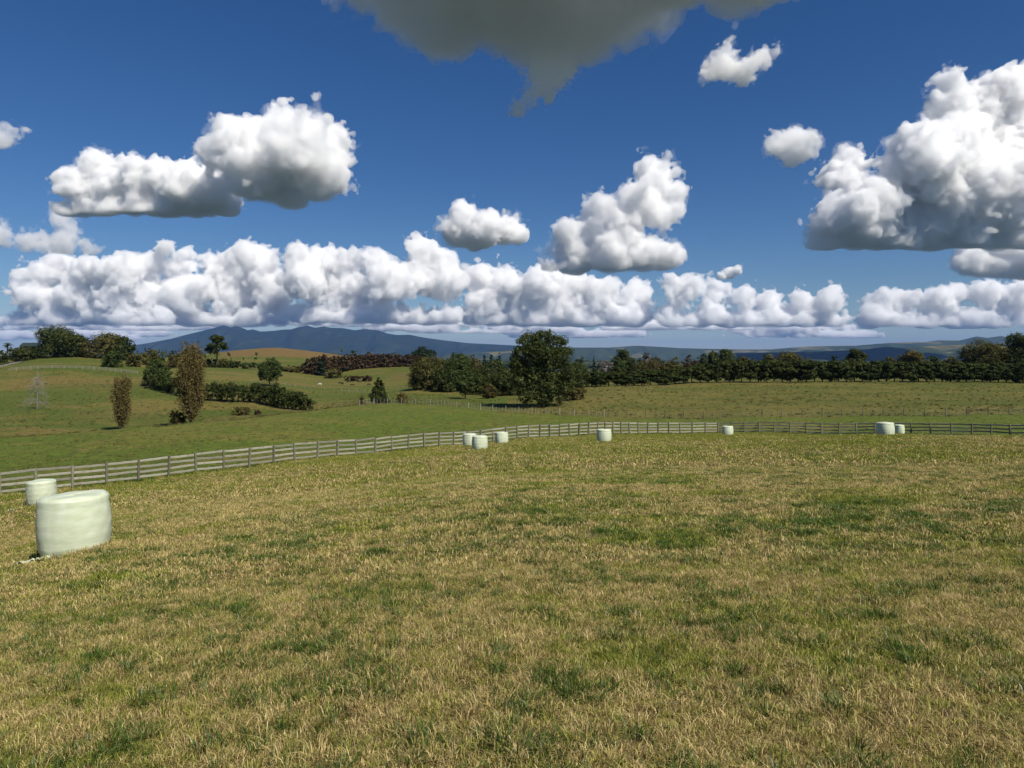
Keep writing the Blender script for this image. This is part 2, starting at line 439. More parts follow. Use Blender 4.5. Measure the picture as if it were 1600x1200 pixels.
def pasture(name, green, dry, brown, scale, bias, rushes=0.0):
    t = NT(name)
    p = t.pos()
    st = t.vscale(p, (0.55, 1.0, 1.6))
    big = t.noise(st, 0.028 * scale, 5, 0.6, 0.6)
    mid = t.noise(st, 0.16 * scale, 6, 0.72, 0.4)
    fine = t.noise(p, 1.1, 5, 0.7)
    finer = t.noise(p, 5.0, 4, 0.7)
    s = t.math('ADD', t.math('MULTIPLY', big, 0.6), t.math('MULTIPLY', mid, 0.4))
    c = t.mix(t.ramp(s, bias, bias + 0.09), green, dry)
    c = t.mix(t.ramp(mid, 0.54, 0.68, 0, 0.8), c, brown)
    at_ = t.attr('dry')
    c = t.mix(at_.outputs['Fac'], c, brown)
    c = t.mix(t.ramp(fine, 0.36, 0.60, 0.7, 0), c, (0.028, 0.034, 0.010))
    c = t.mix(t.ramp(finer, 0.50, 0.68, 0, 0.5), c, (0.32, 0.265, 0.09))
    if rushes: c = t.mix(t.ramp(t.noise(p, 0.42, 4, 0.65), 0.63, 0.70, 0, rushes), c, (0.035, 0.045, 0.013))
    b = t.n('BsdfPrincipled'); t.l(c, b.inputs['Base Color']); b.inputs['Roughness'].default_value = 0.9; b.inputs['Specular IOR Level'].default_value = 0.1
    bp = t.n('Bump'); bp.inputs['Distance'].default_value = 0.5; bp.inputs['Strength'].default_value = 0.55
    t.l(t.math('ADD', fine, t.math('MULTIPLY', finer, 0.35)), bp.inputs['Height']); t.l(bp.outputs[0], b.inputs['Normal'])
    t.l(b.outputs[0], t.out.inputs[0])
    return t.m

def hill_material(name, base, patch, amount):
    t = NT(name)
    p = t.pos()
    n = t.noise(t.vscale(p, (1, 1, 3)), 0.0011, 5, 0.6)
    n2 = t.noise(p, 0.006, 4, 0.6)
    c = t.mix(t.ramp(n, 0.52, 0.60, 0, amount), base, patch)
    c = t.mix(t.ramp(n2, 0.4, 0.65, 0, 0.5), c, tuple(v * 0.5 for v in base))
    b = t.n('BsdfDiffuse'); t.l(c, b.inputs[0]); t.l(b.outputs[0], t.out.inputs[0])
    return t.m

def build_ground():
    az = np.concatenate([np.radians(np.arange(-50, 50.01, 0.34)), np.radians(np.arange(52.5, 308, 2.5))])
    r = [0.35]
    while r[-1] < 900: r.append(r[-1] * (1.05 if r[-1] < 7 else 1.03))
    while r[-1] < 44000: r.append(r[-1] * 1.12)
    r = np.array(r); na, nr = len(az), len(r)
    A, Rr = np.meshgrid(az, r)
    X = (Rr * np.sin(A)).ravel(); Y = (Rr * np.cos(A)).ravel()
    Z = ground_z(X, Y)
    V = np.stack([X, Y, Z], 1)
    V = np.vstack([V, [[0, 0, 0]]])
    i, j = np.meshgrid(np.arange(nr - 1), np.arange(na), indexing='ij')
    j2 = (j + 1) % na
    Q = np.stack([i * na + j, i * na + j2, (i + 1) * na + j2, (i + 1) * na + j], -1).reshape(-1, 4)[:, ::-1]
    x, d, a = col_depth(X, Y)
    cen = V[Q].mean(1)
    cx, cd, ca = col_depth(cen[:, 0], cen[:, 1])
    zone = np.where(cd < np.interp(cx, FENCE_X, FENCE_D) - 0.15, 0, np.where(cd < np.interp(cx, CREST_X, CREST_D), 1, np.where((cx > 790) & (cd < 260), 3, 2)))
    zone[(np.abs(ca) > math.radians(70)) & (cd < 300)] = 0
    zone[np.hypot(cen[:, 0], cen[:, 1]) > 1500] = 4
    mats = [field_soil(),
            pasture('green_pasture', (0.086, 0.132, 0.012), (0.140, 0.142, 0.024), (0.17, 0.128, 0.042), 2.2, 0.475),
            pasture('hill_pasture', (0.068, 0.104, 0.013), (0.155, 0.132, 0.032), (0.18, 0.110, 0.042), 1.0, 0.46),
            pasture('rough_pasture', (0.080, 0.098, 0.015), (0.145, 0.128, 0.030), (0.16, 0.100, 0.036), 1.6, 0.46, 0.6),
            hill_material('plain_farmland', (0.040, 0.055, 0.024), (0.095, 0.095, 0.045), 0.8)]
    names = ['mown_field', 'green_paddock', 'hill_farmland', 'rough_hillside', 'far_plain']
    labs = ['mown straw coloured hay field in front of the rail fence', 'green grazed paddock beyond the rail fence', 'rolling farmland with hills and distant plain', 'rough olive hillside below the shelter belt', 'hazy green plain reaching to the far hills']
    # brown ploughed or dried-off hills far off
    dry = np.zeros(len(V))
    hx, hd = x, d
    def spot(x0, x1, d0, d1, s):
        m = np.clip(np.minimum((hx - x0) / 20, (x1 - hx) / 20), 0, 1) * np.clip(np.minimum((hd - d0) / (0.06 * d0), (d1 - hd) / (0.06 * d0)), 0, 1)
        dry[:-1] = np.maximum(dry[:-1], m * s)
    spot(335, 560, 520, 900, 1.0); spot(600, 670, 330, 395, 0.55); spot(860, 960, 600, 1300, 0.9); spot(0, 250, 225, 262, 0.35); spot(100, 260, 160, 185, 0.3)
    for z in range(5):
        q = Q[zone == z]
        u, inv = np.unique(q, return_inverse=True)
        f = inv.reshape(q.shape)
        o = mesh_obj(names[z], V[u], f, mats[z], smooth=True)
        at_ = o.data.attributes.new('dry', 'FLOAT', 'POINT'); at_.data.foreach_set('value', dry[u].astype(np.float32))
        tag(o, labs[z], kind='structure')

# ------------------------------------------------------------------ mountain and far hills
PIRONGIA = [(120,551),(205,539.5),(237,536),(262,531),(287,524),(312,518),(332,513),(350,508),(360,511.5),(370,509),(378,512),(387,516),(395,514.5),(407,518),(427,517),(442,515),(455,514.5),(465,511.5),(480,508.5),(492,512),(507,510),(517,512),(535,512.5),(555,516),(570,514),(590,516),(605,521),(620,523.5),(640,523),(660,527),(680,530),(705,533),(730,536),(780,538.5),(830,541),(880,544),(940,548),(1010,552)]
RIGHT_HILLS = [(700,553),(800,547),(882,543),(950,543),(995,540),(1032,542),(1062,544),(1107,545),(1165,546),(1203,546),(1232,543.5),(1270,541),(1309,540.5),(1338,540),(1386,536),(1425,534.5),(1444,534.5),(1467,531.5),(1501,532),(1526,525.5),(1543,528),(1563,525),(1578,527),(1606,523),(1660,519),(1760,524),(1900,535)]
NEAR_HILLS = [(1130,552),(1200,551),(1280,549),(1340,547),(1385,542),(1420,543),(1470,540),(1520,538),(1580,537),(1650,533),(1760,530),(1900,540)]
def ridge(name, prof, d, depth, mat, label, seed, gully):
    rng = np.random.default_rng(seed)
    xs = np.arange(prof[0][0], prof[-1][0] + 1, 2.5)
    top = np.interp(xs, [p[0] for p in prof], [p[1] for p in prof])
    rows = 45
    N = grid_noise((len(xs), rows, 3), (7, 5, 2), rng)[:, :, 1] + 0.5 * grid_noise((len(xs), rows, 3), (3, 2.5, 2), rng)[:, :, 1]
    V = np.zeros((rows, len(xs), 3))
    for k in range(rows):
        v = (k / (rows - 1)) * 2 - 1                      # -1 front foot, 0 crest, 1 back foot
        dd = d + v * depth
        hgt = (HY - top) / F * d + 70
        s = np.clip(1 - abs(v), 0, 1) ** 1.25
        z = -70 + hgt * s + hgt * gully * N[:, k] * s * (1 - s) * 1.6
        z = np.minimum(z, -70 + hgt * max(1 - abs(v), 0) ** 0.7)
        V[k, :, 0] = (xs - HX) / F * d * (1 + 0.10 * v * depth / d); V[k, :, 1] = dd; V[k, :, 2] = z + EYE
    i, j = np.meshgrid(np.arange(rows - 1), np.arange(len(xs) - 1), indexing='ij')
    w = len(xs)
    Q = np.stack([i * w + j, i * w + j + 1, (i + 1) * w + j + 1, (i + 1) * w + j], -1).reshape(-1, 4)
    o = mesh_obj(name, V.reshape(-1, 3), Q, mat, smooth=True)
    tag(o, label, kind='structure')

def build_mountains():
    bush = hill_material('mountain_bush', (0.020, 0.030, 0.014), (0.06, 0.066, 0.028), 0.3)
    farm = hill_material('far_hill_pasture', (0.040, 0.055, 0.020), (0.16, 0.14, 0.06), 0.9)
    ridge('mountain', PIRONGIA, 20000, 4200, bush, 'long blue forested mountain with several low peaks', 1, 0.35)
    ridge('far_hills', RIGHT_HILLS, 15000, 3000, farm, 'blue range of far hills on the right horizon', 2, 0.35)
    ridge('near_hills', NEAR_HILLS, 9000, 1800, farm, 'patchwork farmed hills before the far range', 3, 0.4)

def build_haze():
    t = NT('thin_air')
    v = t.n('VolumePrincipled')
    v.inputs['Color'].default_value = (0.20, 0.40, 0.92, 1)
    v.inputs['Density'].default_value = 2.1e-5
    v.inputs['Anisotropy'].default_value = 0.0
    t.l(v.outputs[0], t.out.inputs['Volume'])
    x, y0, y1, z0, z1 = 46000, -46000, 46000, -160, 1010
    vv = [(-x, y0, z0), (x, y0, z0), (x, y1, z0), (-x, y1, z0), (-x, y0, z1), (x, y0, z1), (x, y1, z1), (-x, y1, z1)]
    ff = [(3, 2, 1, 0), (4, 5, 6, 7), (0, 1, 5, 4), (1, 2, 6, 5), (2, 3, 7, 6), (3, 0, 4, 7)]
    o = mesh_obj('haze', vv, ff, t.m)
    tag(o, 'thin blue haze in the air', 'haze', kind='stuff')

# ------------------------------------------------------------------ foliage
def foliage_mat(name, dark, light, trans=0.28):
    t = NT(name)
    a = t.attr('tint')
    c = t.mix(a.outputs['Fac'], dark, light)
    d = t.n('BsdfDiffuse'); t.l(c, d.inputs[0])
    tr = t.n('BsdfTranslucent'); t.l(t.mix(0.4, c, (0.10, 0.12, 0.02)), tr.inputs[0])
    m = t.n('MixShader'); m.inputs[0].default_value = trans
    t.l(d.outputs[0], m.inputs[1]); t.l(tr.outputs[0], m.inputs[2])
    g = t.n('BsdfGlossy'); g.inputs['Roughness'].default_value = 0.5; g.inputs[0].default_value = (0.6, 0.65, 0.6, 1)
    m2 = t.n('MixShader'); m2.inputs[0].default_value = 0.012
    t.l(m.outputs[0], m2.inputs[1]); t.l(g.outputs[0], m2.inputs[2]); t.l(m2.outputs[0], t.out.inputs[0])
    return t.m
FOL = dict(
    dark=foliage_mat('leaf_dark_green', (0.016, 0.026, 0.006), (0.092, 0.112, 0.028)),
    green=foliage_mat('leaf_green', (0.020, 0.034, 0.008), (0.105, 0.135, 0.034)),
    olive=foliage_mat('leaf_olive', (0.035, 0.038, 0.010), (0.17, 0.15, 0.042)),
    autumn=foliage_mat('leaf_autumn', (0.040, 0.036, 0.010), (0.165, 0.132, 0.040)),
    pine=foliage_mat('needle_dark', (0.008, 0.016, 0.008), (0.032, 0.052, 0.026), 0.1),
    redpine=foliage_mat('needle_reddish', (0.026, 0.018, 0.010), (0.105, 0.068, 0.036), 0.1),
    poplar=foliage_mat('leaf_dry_brown', (0.065, 0.053, 0.014), (0.23, 0.175, 0.055), 0.2),
    grey=foliage_mat('twig_grey', (0.07, 0.062, 0.055), (0.22, 0.20, 0.18), 0.1),
    hedge=foliage_mat('leaf_hedge', (0.013, 0.022, 0.005), (0.080, 0.100, 0.023), 0.2),
)
def bark_mat(name, a, b):
    t = NT(name); p = t.pos()
    c = t.mix(t.noise(t.vscale(p, (4, 4, 0.8)), 1.5, 4, 0.6), a, b)
    s = t.n('BsdfPrincipled'); t.l(c, s.inputs['Base Color']); s.inputs['Roughness'].default_value = 0.9
    t.l(s.outputs[0], t.out.inputs[0]); return t.m
BARK = bark_mat('bark', (0.06, 0.046, 0.028), (0.15, 0.12, 0.075))
BARK_PALE = bark_mat('pale_bark', (0.15, 0.14, 0.115), (0.30, 0.28, 0.24))

def leaves_mesh(name, pts, nrm, size, tint, mat):
    n = len(pts)
    rng = np.random.default_rng(n)
    nrm = nrm / (np.linalg.norm(nrm, axis=1, keepdims=True) + 1e-9)
    r = rng.normal(size=(n, 3)); u = np.cross(nrm, r); u /= (np.linalg.norm(u, axis=1, keepdims=True) + 1e-9)
    v = np.cross(nrm, u)
    s = (size * rng.uniform(0.6, 1.35, n))[:, None]
    V = np.stack([pts - u * s, pts - v * s * 0.6, pts + u * s, pts + v * s * 0.6 + nrm * s * 0.25], 1).reshape(-1, 3)
    Q = np.arange(4 * n).reshape(-1, 4)
    me = bpy.data.meshes.new(name); fast_mesh(me, V, Q)
    a = me.attributes.new('tint', 'FLOAT', 'POINT'); a.data.foreach_set('value', np.repeat(np.clip(tint, 0, 1), 4).astype(np.float32))
    me.materials.append(mat)
    return me

def tube_data(paths, sides=6):
    V = []; Q = []; off = 0
    for pts, rad in paths:
        pts = np.asarray(pts, float); k = len(pts)
        dirs = np.gradient(pts, axis=0); dirs /= (np.linalg.norm(dirs, axis=1, keepdims=True) + 1e-9)
        ref = np.where(np.abs(dirs[:, 2:3]) > 0.9, np.array([[1., 0, 0]]), np.array([[0, 0, 1.]]))
        a = np.cross(dirs, ref); a /= (np.linalg.norm(a, axis=1, keepdims=True) + 1e-9); b = np.cross(dirs, a)
        th = np.linspace(0, 2 * np.pi, sides, endpoint=False)
        ring = pts[:, None] + (a[:, None] * np.cos(th)[None, :, None] + b[:, None] * np.sin(th)[None, :, None]) * np.asarray(rad)[:, None, None]
        V.append(ring.reshape(-1, 3))
        i, j = np.meshgrid(np.arange(k - 1), np.arange(sides), indexing='ij'); j2 = (j + 1) % sides
        Q.append(np.stack([i * sides + j, i * sides + j2, (i + 1) * sides + j2, (i + 1) * sides + j], -1).reshape(-1, 4) + off)
        off += k * sides
    return np.concatenate(V), np.concatenate(Q)
def tube_mesh(name, paths, mat, sides=6):
    V, Q = tube_data(paths, sides)
    me = bpy.data.meshes.new(name); fast_mesh(me, V, Q); me.polygons.foreach_set('use_smooth', np.ones(len(Q), bool)); me.materials.append(mat)
    return me

def crown_points(lobes, n, rng, clump=0.36, leaf=0.3):
    """leaf positions clustered in clumps over the lobes"""
    L = np.array(lobes, float)
    w = (L[:, 3] * L[:, 5]); w /= w.sum()
    nc = max(8, int(n / 26))
    li = rng.choice(len(L), nc, p=w)
    dv = rng.normal(size=(nc, 3)); dv /= np.linalg.norm(dv, axis=1, keepdims=True)
    dv[:, 2] = np.where(rng.random(nc) < 0.3, np.abs(dv[:, 2]), dv[:, 2])
    rad = rng.uniform(0.45, 1.0, nc) ** 0.6
    cc = L[li, :3] + dv * L[li, 3:] * rad[:, None]
    cr = clump * L[li, 3:].mean(1) * rng.uniform(0.55, 1.3, nc)
    ct = rng.uniform(0.05, 0.75, nc)
    k = rng.integers(0, nc, n)
    g = rng.normal(size=(n, 3)); g /= np.linalg.norm(g, axis=1, keepdims=True)
    rr = rng.random(n) ** 0.4
    pts = cc[k] + g * (rr * cr[k])[:, None] * np.array([1, 1, 0.8])
    nrm = g * 0.8 + dv[k] * 0.7 + rng.normal(size=(n, 3)) * 0.55 + np.array([0, 0, 0.35])
    tint = ct[k] + rng.normal(size=n) * 0.2
    return pts, nrm, tint

def envelope_lobes(style, W, H, rng, n=11):
    lo = []
    if style in ('round', 'bush', 'open'):
        z0 = {'round': 0.10, 'bush': 0.0, 'open': 0.28}[style] * H
        cz = (z0 + H) / 2; hz = (H - z0) / 2
        r = 0.5 * W
        lo.append((0, 0, cz, r * 0.72, r * 0.72, hz * 0.78)); lo.append((0, 0, cz - hz * .25, r * 0.75, r * 0.75, hz * 0.7))
        for i in range(n):
            a = i * 2.4 + rng.uniform(-0.5, 0.5); t = rng.uniform(-0.75, 0.95) if style != 'bush' else rng.uniform(-0.9, 0.8)
            q = math.sqrt(max(0.05, 1 - t * t))
            lr = r * rng.uniform(0.30, 0.48); lz = lr * rng.uniform(0.75, 1.05)
            if style == 'open': lr *= 0.8; lz = lr * 0.6
            rr = max(0, r * q - lr * 0.75)
            lo.append((math.cos(a) * rr, math.sin(a) * rr, cz + t * max(hz - lz * 0.8, 0.1), lr, lr, min(lz, hz)))
        lo.append((rng.uniform(-.15, .15) * W, 0, H - 0.16 * W, 0.24 * W, 0.24 * W, min(0.16 * W, hz)))
        if style == 'bush':
            for i in range(7):
                a = i * 0.9 + rng.random(); lo.append((math.cos(a) * r * .58, math.sin(a) * r * .58, 0.16 * H, r * .4, r * .4, 0.2 * H))
        if style == 'open': lo = lo[2:]
    elif style == 'block':
        for i in range(16):
            a = i * 2.4; r = 0.30 * W * math.sqrt(rng.random())
            lo.append((math.cos(a) * r, math.sin(a) * r, H * rng.uniform(0.24, 0.86), W * rng.uniform(.24, .34), W * rng.uniform(.24, .34), H * rng.uniform(.13, .18)))
    elif style == 'cone':
        for i in range(n + 5):
            t = (i + rng.random() * 0.6) / (n + 5)
            r = 0.5 * W * (1 - t) ** 0.8 + 0.04 * W
            a = i * 2.4
            lo.append((math.cos(a) * r * 0.4, math.sin(a) * r * 0.4, H * (0.06 + 0.90 * t), r * 0.72, r * 0.72, H * 0.10))
    elif style == 'pine':
        for i in range(n):
            t = (i + rng.random() * 0.7) / n
            r = 0.5 * W * (1 - 0.55 * t ** 2)
            a = i * 2.4
            lo.append((math.cos(a) * r * 0.35, math.sin(a) * r * 0.35, H * (0.10 + 0.80 * t), r * 0.7, r * 0.7, H * 0.12))
        lo.append((0, 0, H * 0.93, W * 0.13, W * 0.13, H * 0.09))
    return lo

def trunk_paths(H, W, rng, lobes, clear=0.2, r0=None, limbs=6):
    r0 = r0 or max(0.12, 0.022 * H)
    bend = rng.uniform(-0.03, 0.03, 2) * H
    tp = [(0, 0, -0.25), (bend[0] * .3, bend[1] * .3, H * 0.25), (bend[0], bend[1], H * 0.5), (bend[0] * 0.8, bend[1], H * 0.8)]
    paths = [(tp, [r0 * 1.25, r0 * 0.85, r0 * 0.55, r0 * 0.15])]
    for i in rng.permutation(len(lobes))[:limbs]:
        l = lobes[i]; s = rng.uniform(clear, 0.5) * H
        s = min(s, max(l[2] - 0.02 * H, clear * H * 0.8))
        p0 = np.array([bend[0] * s / H, bend[1] * s / H, s]); p2 = np.array([l[0], l[1], max(l[2], s + 0.02 * H)]); p1 = (p0 + p2) / 2 + np.array([0, 0, 0.04 * H])
        paths.append(([p0, p1, p2], [r0 * 0.5, r0 * 0.3, r0 * 0.08]))
    return paths

def tree(name, label, x, ytop, wpx, d, style='round', fol='dark', seed=1, dens=1.0, leaf=None, group=None, cat='tree', lobes=None, clump=0.44, bark=None, dx=0.0):
    rng = np.random.default_rng(seed * 77 + 5)
    b = at(x, d)
    H = P(x, ytop, d).z - b.z; W = wpx / F * d
    leaf = leaf or max(0.17, d * 0.00108)
    lb = lobes(W, H) if lobes else envelope_lobes(style, W, H, rng)
    n = int(np.clip(dens * 6.5 * W * H / (leaf * leaf), 900, 26000))
    o = empty(name, b)
    pts, nrm, tint = crown_points(lb, n, rng, clump, leaf)
    keep = pts[:, 2] > 0.05
    me = leaves_mesh('foliage' if cat == 'bush' else 'crown', pts[keep], nrm[keep], leaf, tint[keep], FOL[fol])
    link(bpy.data.objects.new('foliage' if cat == 'bush' else 'crown', me), o)
    tp = trunk_paths(H, W, rng, lb, 0.12 if style in ('bush',) else 0.2, limbs=6 if cat == 'tree' else 4)
    nm = 'trunk' if cat == 'tree' else 'stem'
    link(bpy.data.objects.new(nm, tube_mesh(nm, tp, bark or BARK)), o)
    tag(o, label, cat, group)
    return o

def copy_thing(src, loc, rz, s=(1, 1, 1)):
    c = src.copy(); COL.objects.link(c)
    c.location = loc; c.rotation_euler = (0, 0, rz); c.scale = s
    for ch in src.children:
        k = ch.copy(); COL.objects.link(k); k.parent = c
    return c

def poplar(label, x, ytop, wpx, d, seed, dens, leafn):
    rng = np.random.default_rng(seed)
    b = at(x, d); H = P(x, ytop, d).z - b.z; W = wpx / F * d
    o = empty('poplar_tree', b)
    paths = [([(0, 0, -0.3), (0.1, 0, H * 0.5), (0, 0.1, H * 0.97)], [0.02 * H, 0.011 * H, 0.02])]
    P_ = []; T_ = []
    for i in range(dens):
        z0 = H * rng.uniform(0.02, 0.72) ** 1.0; a = rng.uniform(0, 6.28)
        L = H * rng.uniform(0.22, 0.42) * (1 - 0.45 * z0 / H)
        prof = (0.55 + 0.45 * math.sin(min(1, (z0 / H + 0.2) * 1.5) * math.pi * 0.6)) * min(1, (1 - z0 / H) * 2.2) * 0.5 * W * rng.uniform(0.35, 1.05)
        p = [np.array([0, 0, z0])]
        for q in (0.2, 0.5, 0.8, 1.0):
            s = prof * min(1, q * 2.2) * (1 if q < 0.85 else 0.9)
            p.append(np.array([math.cos(a) * s + rng.normal() * 0.12, math.sin(a) * s + rng.normal() * 0.12, min(z0 + L * q, H * 0.99)]))
        r = 0.0045 * H
        paths.append((p, [r, r * 0.85, r * 0.6, r * 0.4, 0.012]))
        for q in range(leafn):
            s = rng.uniform(0.12, 1.0) * (len(p) - 1); k = min(int(s), len(p) - 2); f = s - k
            P_.append(p[k] * (1 - f) + p[k + 1] * f + rng.normal(size=3) * 0.034 * W * 2); T_.append(rng.normal(0.45, 0.25))
    P_ = np.array(P_); rngn = rng.normal(size=P_.shape)
    me = leaves_mesh('crown', P_, rngn, 0.15, np.array(T_), FOL['poplar'])
    link(bpy.data.objects.new('crown', me), o)
    link(bpy.data.objects.new('trunk', tube_mesh('trunk', paths, BARK, 4)), o)
    tag(o, label, 'tree')
    return o

def bare_tree(label, x, ytop, wpx, d, seed):
    rng = np.random.default_rng(seed)
    b = at(x, d); H = P(x, ytop, d).z - b.z; W = wpx / F * d
    o = empty('bare_tree', b)
    trunk = [([(0, 0, -0.2), (0.1, 0, H * 0.35), (-0.12, 0, H * 0.7), (0.05, 0, H)], [0.14, 0.10, 0.06, 0.02])]
    br = []
    for i in range(46):
        z0 = H * rng.uniform(0.12, 0.9); a = rng.uniform(0, 6.28)
        L = 0.5 * W * (1.05 - z0 / H) ** 0.75 * rng.uniform(0.75, 1.25)
        drop = rng.uniform(-0.25, 0.35) * L
        p = [np.array([0, 0, z0]), np.array([math.cos(a) * L * .5, math.sin(a) * L * .5, z0 + drop * 0.8 + 0.12 * L]), np.array([math.cos(a) * L, math.sin(a) * L, z0 + drop * 0.4 - 0.05 * H])]
        br.append((p, [0.055, 0.038, 0.018]))
        for q in range(5):
            f = rng.uniform(0.3, 1); c = p[1] * (1 - f) + p[2] * f
            e = c + rng.normal(size=3) * 0.13 * W
            br.append(([c, (c + e) / 2 + rng.normal(size=3) * .08, e], [0.026, 0.02, 0.012]))
    link(bpy.data.objects.new('trunk', tube_mesh('trunk', trunk, BARK_PALE, 6)), o)
    link(bpy.data.objects.new('branches', tube_mesh('branches', br, BARK_PALE, 3)), o)
    tag(o, label, 'tree')

def palm(label, x, ytop, wpx, d):
    rng = np.random.default_rng(3)
    b = at(x, d); H = P(x, ytop, d).z - b.z; W = wpx / F * d
    o = empty('palm_tree', b)
    link(bpy.data.objects.new('trunk', tube_mesh('trunk', [([(0, 0, -.3), (0, 0, H * .4), (0, 0, H * .74)], [.35, .3, .3])], BARK, 8)), o)
    V = []; Q = []
    for i in range(34):
        a = rng.uniform(0, 6.28); el = rng.uniform(-0.3, 1.3); L = W * rng.uniform(0.45, 0.6)
        prev = None
        for k in range(6):
            s = k / 5; r = L * s * math.cos(el) ; z = H * .74 + L * s * math.sin(el) - 0.45 * L * s * s
            c = np.array([math.cos(a) * r, math.sin(a) * r, z]); t = np.array([-math.sin(a), math.cos(a), 0]) * 0.32 * math.sin(math.pi * (0.1 + 0.9 * s) * 0.95)
            V += [c - t, c + t - np.array([0, 0, .1])]
            if k: n = len(V); Q.append((n - 4, n - 3, n - 1, n - 2))
    m = mesh_obj('crown', V, Q, FOL['dark'], o)
    tag(o, label, 'palm')

def hedge(name, label, path, fol, seed, n, leaf, cat='hedge'):
    """path: (column, metres ahead, row of top, half width m)"""
    rng = np.random.default_rng(seed)
    pts = []
    for (x, d, yt, hw) in path:
        b = at(x, d); pts.append((b.x, b.y, b.z, P(x, yt, d).z - b.z, hw))
    pts = np.array(pts)
    o3 = pts[len(pts) // 2, :3].copy()
    lobes = []; stems = []
    seg = np.linalg.norm(np.diff(pts[:, :2], axis=0), axis=1); cum = np.concatenate([[0], np.cumsum(seg)])
    for s in np.arange(0, cum[-1], 1.7):
        q = np.array([np.interp(s, cum, pts[:, i]) for i in range(5)])
        g = gz1(q[0], q[1]); h = q[3] * rng.uniform(0.86, 1.08)
        lobes.append((q[0] - o3[0] + rng.normal() * .25, q[1] - o3[1] + rng.normal() * .4, g - o3[2] + h * 0.5, 1.35, q[4], h * 0.5))
        lobes.append((q[0] - o3[0] + rng.normal() * .5, q[1] - o3[1] - q[4] * .3, g - o3[2] + h * rng.uniform(.65, .85), 1.0, q[4] * .6, h * 0.22))
        z = g - o3[2]; xx, yy = q[0] - o3[0], q[1] - o3[1]
        stems.append(([(xx, yy, z - .2), (xx + rng.normal() * .2, yy, z + h * .35), (xx + rng.normal() * .4, yy, z + h * .7)], [.13, .09, .04]))
    P_, N_, T_ = crown_points(lobes, n, rng, 0.42, leaf)
    gz = ground_z(P_[:, 0] + o3[0], P_[:, 1] + o3[1]) - o3[2]
    k = P_[:, 2] > gz + 0.03
    o = empty(name, o3)
    link(bpy.data.objects.new('foliage', leaves_mesh('foliage', P_[k], N_[k], leaf, T_[k], FOL[fol])), o)
    link(bpy.data.objects.new('stems', tube_mesh('stems', stems, BARK, 5)), o)
    tag(o, label, cat)

def big_tree_lobes(W, H):
    rng = np.random.default_rng(12)
    lo = []
    for (u, v, r) in ((-0.20, 0.86, .20), (0.02, 0.90, .17), (0.20, 0.84, .17), (-0.30, 0.70, .19), (-0.05, 0.72, .22), (0.30, 0.68, .19), (0.12, 0.66, .2), (-0.38, 0.52, .15), (-0.28, 0.46, .18), (0.02, 0.5, .22), (0.34, 0.50, .19),
                      (-0.33, 0.30, .17), (-0.15, 0.27, .18), (0.12, 0.30, .2), (0.36, 0.32, .17), (-0.25, 0.14, .14), (0.0, 0.13, .15), (0.22, 0.14, .15), (0.40, 0.42, .12), (-0.42, 0.62, .1)):
        for s in (-1, 1):
            lo.append((u * W, s * W * 0.22 * rng.uniform(.3, 1.2), v * H, r * W, r * W, r * W * 0.82))
    return lo

